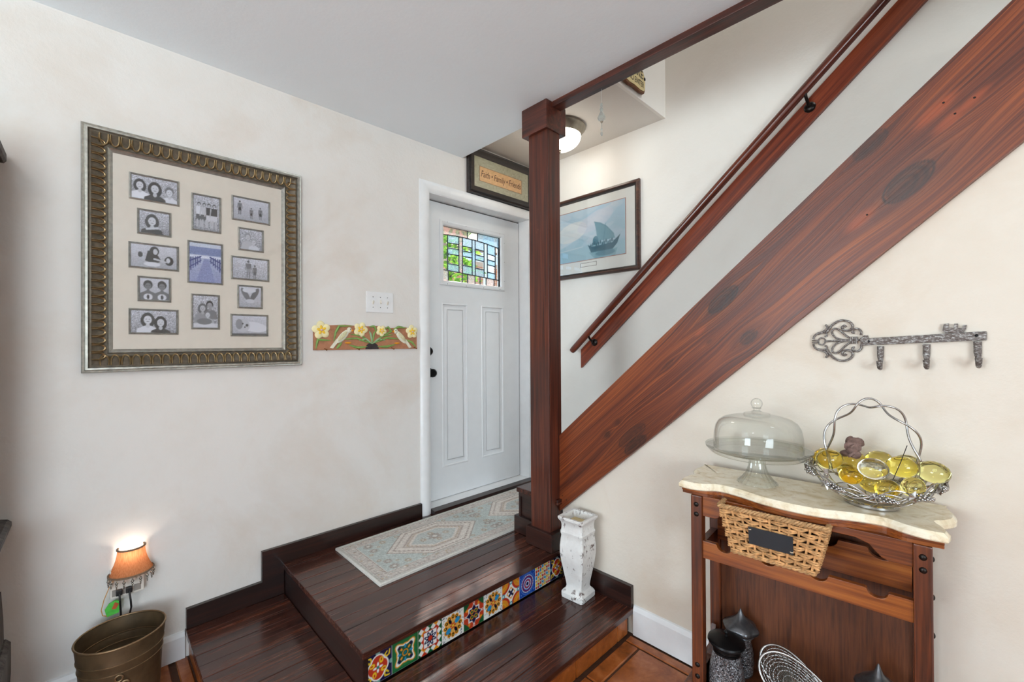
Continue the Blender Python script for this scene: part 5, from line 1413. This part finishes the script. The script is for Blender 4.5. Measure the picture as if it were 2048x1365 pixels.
for i, a in enumerate((-2.75, -2.1, -1.35, -.80, -.28, .25, 1.1, 2.0, 2.9)):
    mg = MB(); c0 = Vector(bowl(a, 1.0)) * 1.03; tg_ = Vector((-math.sin(a) * RX, math.cos(a) * RY, 0)).normalized(); ou = Vector((math.cos(a), math.sin(a), 0))
    for q in range(26):
        u_ = q / 26; w_ = .011 * (1 - u_ * .8); an_ = q * 2.4
        p = c0 + tg_ * (u_ * .042 - .012) + ou * (.004 + w_ * .5 * math.cos(an_)) + Vector((0, 0, -.006 * u_ + w_ * .9 * math.sin(an_)))
        mg.ball(p, .0038, .0038, .0038, 6, 5)
    part('grape_cluster', mg, m_pew, sb, local=True, smooth=1)
    lfm = MB(); lc = c0 - tg_ * .022 + ou * .004; lob = []
    for q in range(15):
        an_ = 2 * PI * q / 15; r_ = .017 * (.72 + .28 * math.cos(5 * an_)); lob.append(lc + tg_ * (r_ * math.cos(an_)) + Vector((0, 0, 1)) * (r_ * math.sin(an_)) + ou * (.002 * math.cos(10 * an_)))
    lfm.add([lc + ou * .005] + lob + [p - ou * .002 for p in lob], [(0, 1 + q, 1 + (q + 1) % 15) for q in range(15)] + [(1 + q, 16 + q, 16 + (q + 1) % 15, 1 + (q + 1) % 15) for q in range(15)] + [tuple(range(16, 31))[::-1]])
    part('vine_leaf', lfm, m_pewd if i in (0, 4, 5, 8) else m_pew, sb, local=True)
hd = []
for ph in (0, PI):
    pts = []
    for i in range(60):
        t = PI * (i / 59); x = -.108 * math.cos(t); x = x * (1 + .10 * math.sin(2 * t) ** 2)
        z = .085 + .218 * math.sin(t) ** .92; tw = 3.2 * t + ph
        w_ = .0135 * (.3 + .7 * math.sin(t) ** .3)
        nrm = Vector((math.cos(t) * -.222, 0, math.sin(t) * .108)).normalized()
        p = Vector((x, 0, z)) + nrm * (w_ * math.cos(6.1 * t + ph)) + Vector((0, 1, 0)) * (w_ * math.sin(6.1 * t + ph))
        pts.append(p)
    part('handle_wire', MB().tube(pts, .0031, 8), m_pew, sb, local=True, smooth=1)
for s_ in (-1, 1): part('handle_clasp', MB().box(-.006 + s_ * .109, .006 + s_ * .109, -.006, .006, .058, .100).ball((s_ * .109, -.007, .068), .004), m_pew, sb, local=True, bevel=.002)

def eggmat(nm, c):
    g = G(nm); return g.done(g.bsdf(L4(c), 0.0, 0, None, trans=1.0, ior=1.42))
m_eg = {'y': eggmat('yellow glass', (252, 238, 150)), 'a': eggmat('amber glass', (250, 228, 120)), 'c': eggmat('clear pale glass', (252, 250, 236)), 'l': eggmat('lemon glass', (252, 247, 170))}
eggs = [  # local to the rack: x, y, z, colour, tilt about z, label
    (.410, .205, .996, 'a', .2, 'amber glass egg at the end of the silver basket nearest the cake stand'),
    (.424, .130, 1.008, 'y', .5, 'pale yellow glass egg beside the left handle clasp of the silver basket'),
    (.476, .218, .998, 'a', -.4, 'amber glass egg under the dried pod at the back of the basket'),
    (.478, .112, .972, 'a', .1, 'amber glass egg low in front, just left of the clear egg'),
    (.530, .092, 1.006, 'c', .0, 'almost clear glass egg on top at the basket front'),
    (.540, .205, 1.008, 'y', .3, 'yellow glass egg on top at the middle back of the basket'),
    (.606, .185, 1.010, 'l', -.3, 'lemon glass egg behind the upright wire in the basket'),
    (.656, .132, 1.012, 'l', -.2, 'large lemon glass egg at the basket end farthest from the cake stand'),
    (.560, .104, .952, 'a', .6, 'amber glass egg low in the basket below the upright wire'),
    (.614, .090, .972, 'y', .9, 'yellow glass egg wedged below the largest lemon egg'),
    (.592, .126, 1.016, 'y', .1, 'yellow glass egg on top between the clear egg and the largest lemon egg'),
    (.468, .160, .972, 'a', -.6, 'amber glass egg deep in the basket beneath the dried pod'),
    (.525, .160, .945, 'a', .2, 'amber glass egg at the very bottom of the basket')]
for x, y, z, k_, rt, lab in eggs:
    q_ = .84 if z < .98 else 1.0
    mb = MB().ball((0, 0, 0), .037 * q_, .030 * q_, .030 * q_, 24, 16)
    me_ = mb.mesh('glass_egg', m_eg[k_], smooth=3.0)
    o = link('glass_egg', me_); o.location = LP(x, y, z); o.rotation_euler = (0, -rt * .4, rt + DLT)
    tag(o, lab, 'glass egg', 'glass eggs in the silver basket')
# dried pod and loose wire among the eggs
dpod = MB(); rr = random.Random(5); c0 = LP(.482, .165, 1.046)
for i in range(16):
    u_ = rr.uniform(-1, 1); a = rr.uniform(0, 2 * PI)
    dpod.ball((c0[0] + .026 * math.cos(a) * rr.random(), c0[1] + .018 * math.sin(a), c0[2] + u_ * .022), rr.uniform(.012, .024), rr.uniform(.006, .012), rr.uniform(.008, .018), 7, 5, Matrix.Rotation(rr.uniform(0, 3), 4, (rr.random(), rr.random(), rr.random() + .1)).to_quaternion())
single('dried_pod', dpod, plain('dried pod brown', (112, 88, 80), .8, var=.35, scale=90, bump=.6), 'crumpled brown dried pod resting on the glass eggs', 'dried pod', smooth=.5)
q0 = Vector(LP(.572, .075, .985)); q1 = Vector(LP(.603, .09, 1.085))
single('loose_wire', MB().tube([q0, q0.lerp(q1, .5) + Vector((.001, 0, 0)), q1], .0010, 5), m_black, 'thin straight wire sticking up between the glass eggs', 'wire')

# ---- things on the bottom shelf
def worn_metal():
    g = G('embossed dark silver'); co = g.coord()
    w = g.n('TexVoronoi', {'feature': 'DISTANCE_TO_EDGE'}, Vector=co, Scale=150.0).outputs[0]
    nz = g.noise(co, 110.0, 4, .6, 2.0)
    h = g.math('ADD', g.math('MULTIPLY', w, 2.0), nz)
    col = g.ramp(nz, [(.38, L4((44, 44, 48))), (.6, L4((176, 176, 180)))])
    return g.done(g.bsdf(col, .28, .9, g.bump(h, .9, .004)))
m_emb = worn_metal()
m_gun = plain('dark pewter lid', (92, 92, 94), .3, .8, var=.35, scale=40)
def lantern(x, y, s, label, b=1.0, hs=1.0):
    t = thing('lantern_jar', label, 'jar', LP(x, y, ZLg + .0005), DLT)
    part('body', MB().lathe([(.0001, 0), (.046 * s * b, 0), (.056 * s * b, .01), (.062 * s * b, .05), (.058 * s * b, .095 * hs), (.047 * s * b, .130 * hs), (.045 * s, .150 * hs), (.047 * s, .160 * hs)], 32), m_emb, t, local=True, smooth=1)
    part('neck_ring', MB().lathe([(.050 * s, .152 * hs), (.054 * s, .156 * hs), (.050 * s, .162 * hs)], 28), m_gun, t, local=True, smooth=1)
    flr = lambda a, z: .05 * math.cos(6 * a) if z < .2 * hs else 0
    ld = part('pointed_lid', MB().lathe([(r * s, z * hs) for r, z in ((.050, .160), (.066, .168), (.070, .178), (.066, .186), (.050, .197), (.030, .210), (.015, .222), (.008, .235), (.003, .247), (.0001, .25))], 48, flute=flr), m_gun, t, local=True, smooth=1)
    return t
lantern(.152, .192, .82, 'embossed silver jar with pointed lid behind the black-lidded jar', .84, .93)
lantern(.536, .135, .80, 'embossed silver jar with pointed lid standing alone near the right leg')
bj = thing('black_lidded_jar', 'embossed silver jar with wide flat black lid on the lower shelf', 'jar', LP(.132, .088, ZLg + .0005), DLT)
part('body', MB().lathe([(.0001, 0), (.052, 0), (.057, .01), (.056, .04), (.051, .08), (.043, .115), (.040, .13)], 36), m_emb, bj, local=True, smooth=1)
ld = part('lid', MB().lathe([(.041, .122), (.044, .124), (.044, .130), (.041, .132), (.045, .135), (.045, .142), (.042, .144), (.055, .150), (.060, .158), (.058, .164), (.050, .168), (.03, .174), (.0001, .178)], 40), m_black, bj, local=True, smooth=.6)
part('lid_finial', MB().lathe([(.006, .176), (.004, .184), (.007, .190), (.004, .196), (.0001, .198)], 12), m_black, ld, local=True, smooth=.8)
# leaf-shaped wire trays
def tray(name, label, x, y, ry, rz, s, zb):
    t = thing(name, label, 'tray', LP(x, y, zb), DLT + rz)
    def pt_(a, k_): return Vector((.115 * s * k_ * math.cos(a), .058 * s * k_ * math.sin(a) * (1 - .25 * math.cos(a)), .045 * s * k_ * k_))
    M3 = Matrix.Rotation(ry, 3, 'Y') @ Matrix.Rotation(.9, 3, 'X')
    off = Vector((0, 0, .075 * s))
    P = lambda a, k_: M3 @ pt_(a, k_) + off
    part('rim', MB().tube([P(2 * PI * i / 48, 1.0) for i in range(48)], .0040, 8, True), m_pew, t, local=True, smooth=1)
    for k_ in (.2, .34, .48, .60, .71, .80, .89): part('ring_wire', MB().tube([P(2 * PI * i / 40, k_) for i in range(40)], .0012, 5, True), m_pew, t, local=True, smooth=1)
    for i in range(44):
        a = 2 * PI * i / 44; part('rib_wire', MB().tube([P(a, k_) for k_ in (.08, .4, .7, 1.0)], .0014, 5), m_pewd, t, local=True, smooth=1)
tray('wire_tray', 'leaf-shaped silver wire tray leaning in front on the lower shelf', .335, .112, .45, .15, 1.08, ZLg + .004)
tray('wire_tray', 'leaf-shaped silver wire tray leaning behind, beside the black-lidded jar', .318, .170, .50, -.1, .95, ZLg + .002)

# ------------------------------------------------------------------ key-shaped hook rack
RW = lambda a, b, h: (a, Y1 - h, b)
g = G('whitewashed iron'); co = g.coord(); nz = g.noise(g.vmath('MULTIPLY', co, (.45, 1, 1)), 260.0, 6, .7)
m_key = g.done(g.bsdf(g.ramp(nz, [(.38, L4((82, 70, 64))), (.52, L4((116, 108, 104))), (.66, L4((198, 198, 196)))]), .6, .3, g.bump(nz, .5, .003)))
kr = thing('key_hook_rack', 'whitewashed iron wall hook rack shaped like an old key', 'hook rack', (2.24, Y1, 1.30))
def ks(pts, w=.0042, nm='scroll', cl=False):
    return part(nm, MB().tube([RW(a, b, .009) for a, b in pts], w, 8, cl), m_key, kr, smooth=1)
K0, KZ = 2.030, 1.372
def kp(u_, v_): return (K0 + u_, KZ + v_)
def zk(x, y):      # traced outline units -> wall
    d = x / 4.571 - 23.0; return (2.033 + .00148 * d - 9.4e-7 * d * d, 1.3735 + (284 - y) * .000366 + (x - 110) * 1.2e-5)
for m_ in (0, 1):
    fy_ = (lambda y: y) if m_ == 0 else (lambda y: 568 - y)
    T_ = lambda P: [zk(x, fy_(y)) for x, y in P]
    ks(spline(T_([(238, 205), (262, 170), (300, 128), (370, 96), (440, 108), (478, 145), (468, 180), (428, 195), (392, 182), (384, 158), (404, 146), (420, 160)]), 4), .0036)
    ks(spline(T_([(556, 242), (556, 205), (520, 180), (484, 192), (478, 214), (498, 218)]), 4), .0034)
    ks(spline(T_([(450, 262), (405, 228), (362, 188), (322, 168), (290, 186), (298, 226), (342, 264), (440, 284)]), 4), .0030)
    ks(spline(T_([(118, 262), (128, 232), (160, 206), (205, 194), (238, 172), (246, 148), (230, 128)]), 4), .0032)
    ks(spline(T_([(160, 216), (205, 204), (238, 212), (242, 236), (222, 238)]), 4), .0026)
    ks(T_([(106, 274), (160, 274)]), .0026)
ks([zk(195 + 33 * math.cos(2 * PI * i / 16), 284 + 33 * math.sin(2 * PI * i / 16)) for i in range(16)], .0024, 'ring', True)
ks([zk(228, 284), zk(560, 284)], .0034, 'stem')
mbk = MB()
for i in range(4):
    a, b = zk(462 + i * 18, 284); mbk.tube([RW(a, b - .012, .011), RW(a, b + .012, .011)], .0022, 6)
part('collar', mbk, m_key, kr, smooth=1)
mbk = MB().prism([zk(545, 296), zk(590, 325), zk(622, 322), zk(626, 284), zk(622, 246), zk(590, 243), zk(545, 272)], .002, .016, RW)
part('tulip', mbk, m_key, kr, bevel=.003)
part('shaft', MB().prism([kp(.138, -.014), kp(.160, -.011), kp(.422, .003), kp(.422, .029), kp(.160, .012), kp(.138, .015)], .001, .013, RW), m_key, kr, bevel=.003)
part('key_bit', MB().prism([(2.362, 1.405), (2.365, 1.425), (2.376, 1.426), (2.376, 1.413), (2.386, 1.412), (2.387, 1.425), (2.395, 1.425), (2.395, 1.412), (2.404, 1.411), (2.405, 1.420), (2.413, 1.420), (2.411, 1.408), (2.406, 1.398), (2.370, 1.396)], .002, .011, RW), m_key, kr, bevel=.001)
for a, b in ((2.219, 1.356), (2.327, 1.362), (2.434, 1.370)):
    h = part('hook', MB().tube([RW(a, b, .010), RW(a, b - .03, .010), RW(a + .001, b - .052, .016), RW(a + .001, b - .070, .030), RW(a + .001, b - .066, .044), RW(a + .001, b - .046, .048)], [.0085, .0085, .005, .0055, .0065, .008], 10), m_key, kr, smooth=1)
    part('hook_plate', MB().prism([(a - .009, b + .002), (a + .009, b + .002), (a + .008, b - .024), (a + .003, b - .040), (a - .003, b - .040), (a - .008, b - .024)], .001, .010, RW), m_key, h, bevel=.002)
for a, b in ((2.190, 1.374), (2.432, 1.389)):
    part('screw', MB().ball(RW(a, b, .0135), .004, .002, .004, 8, 5), m_black, kr, smooth=1)
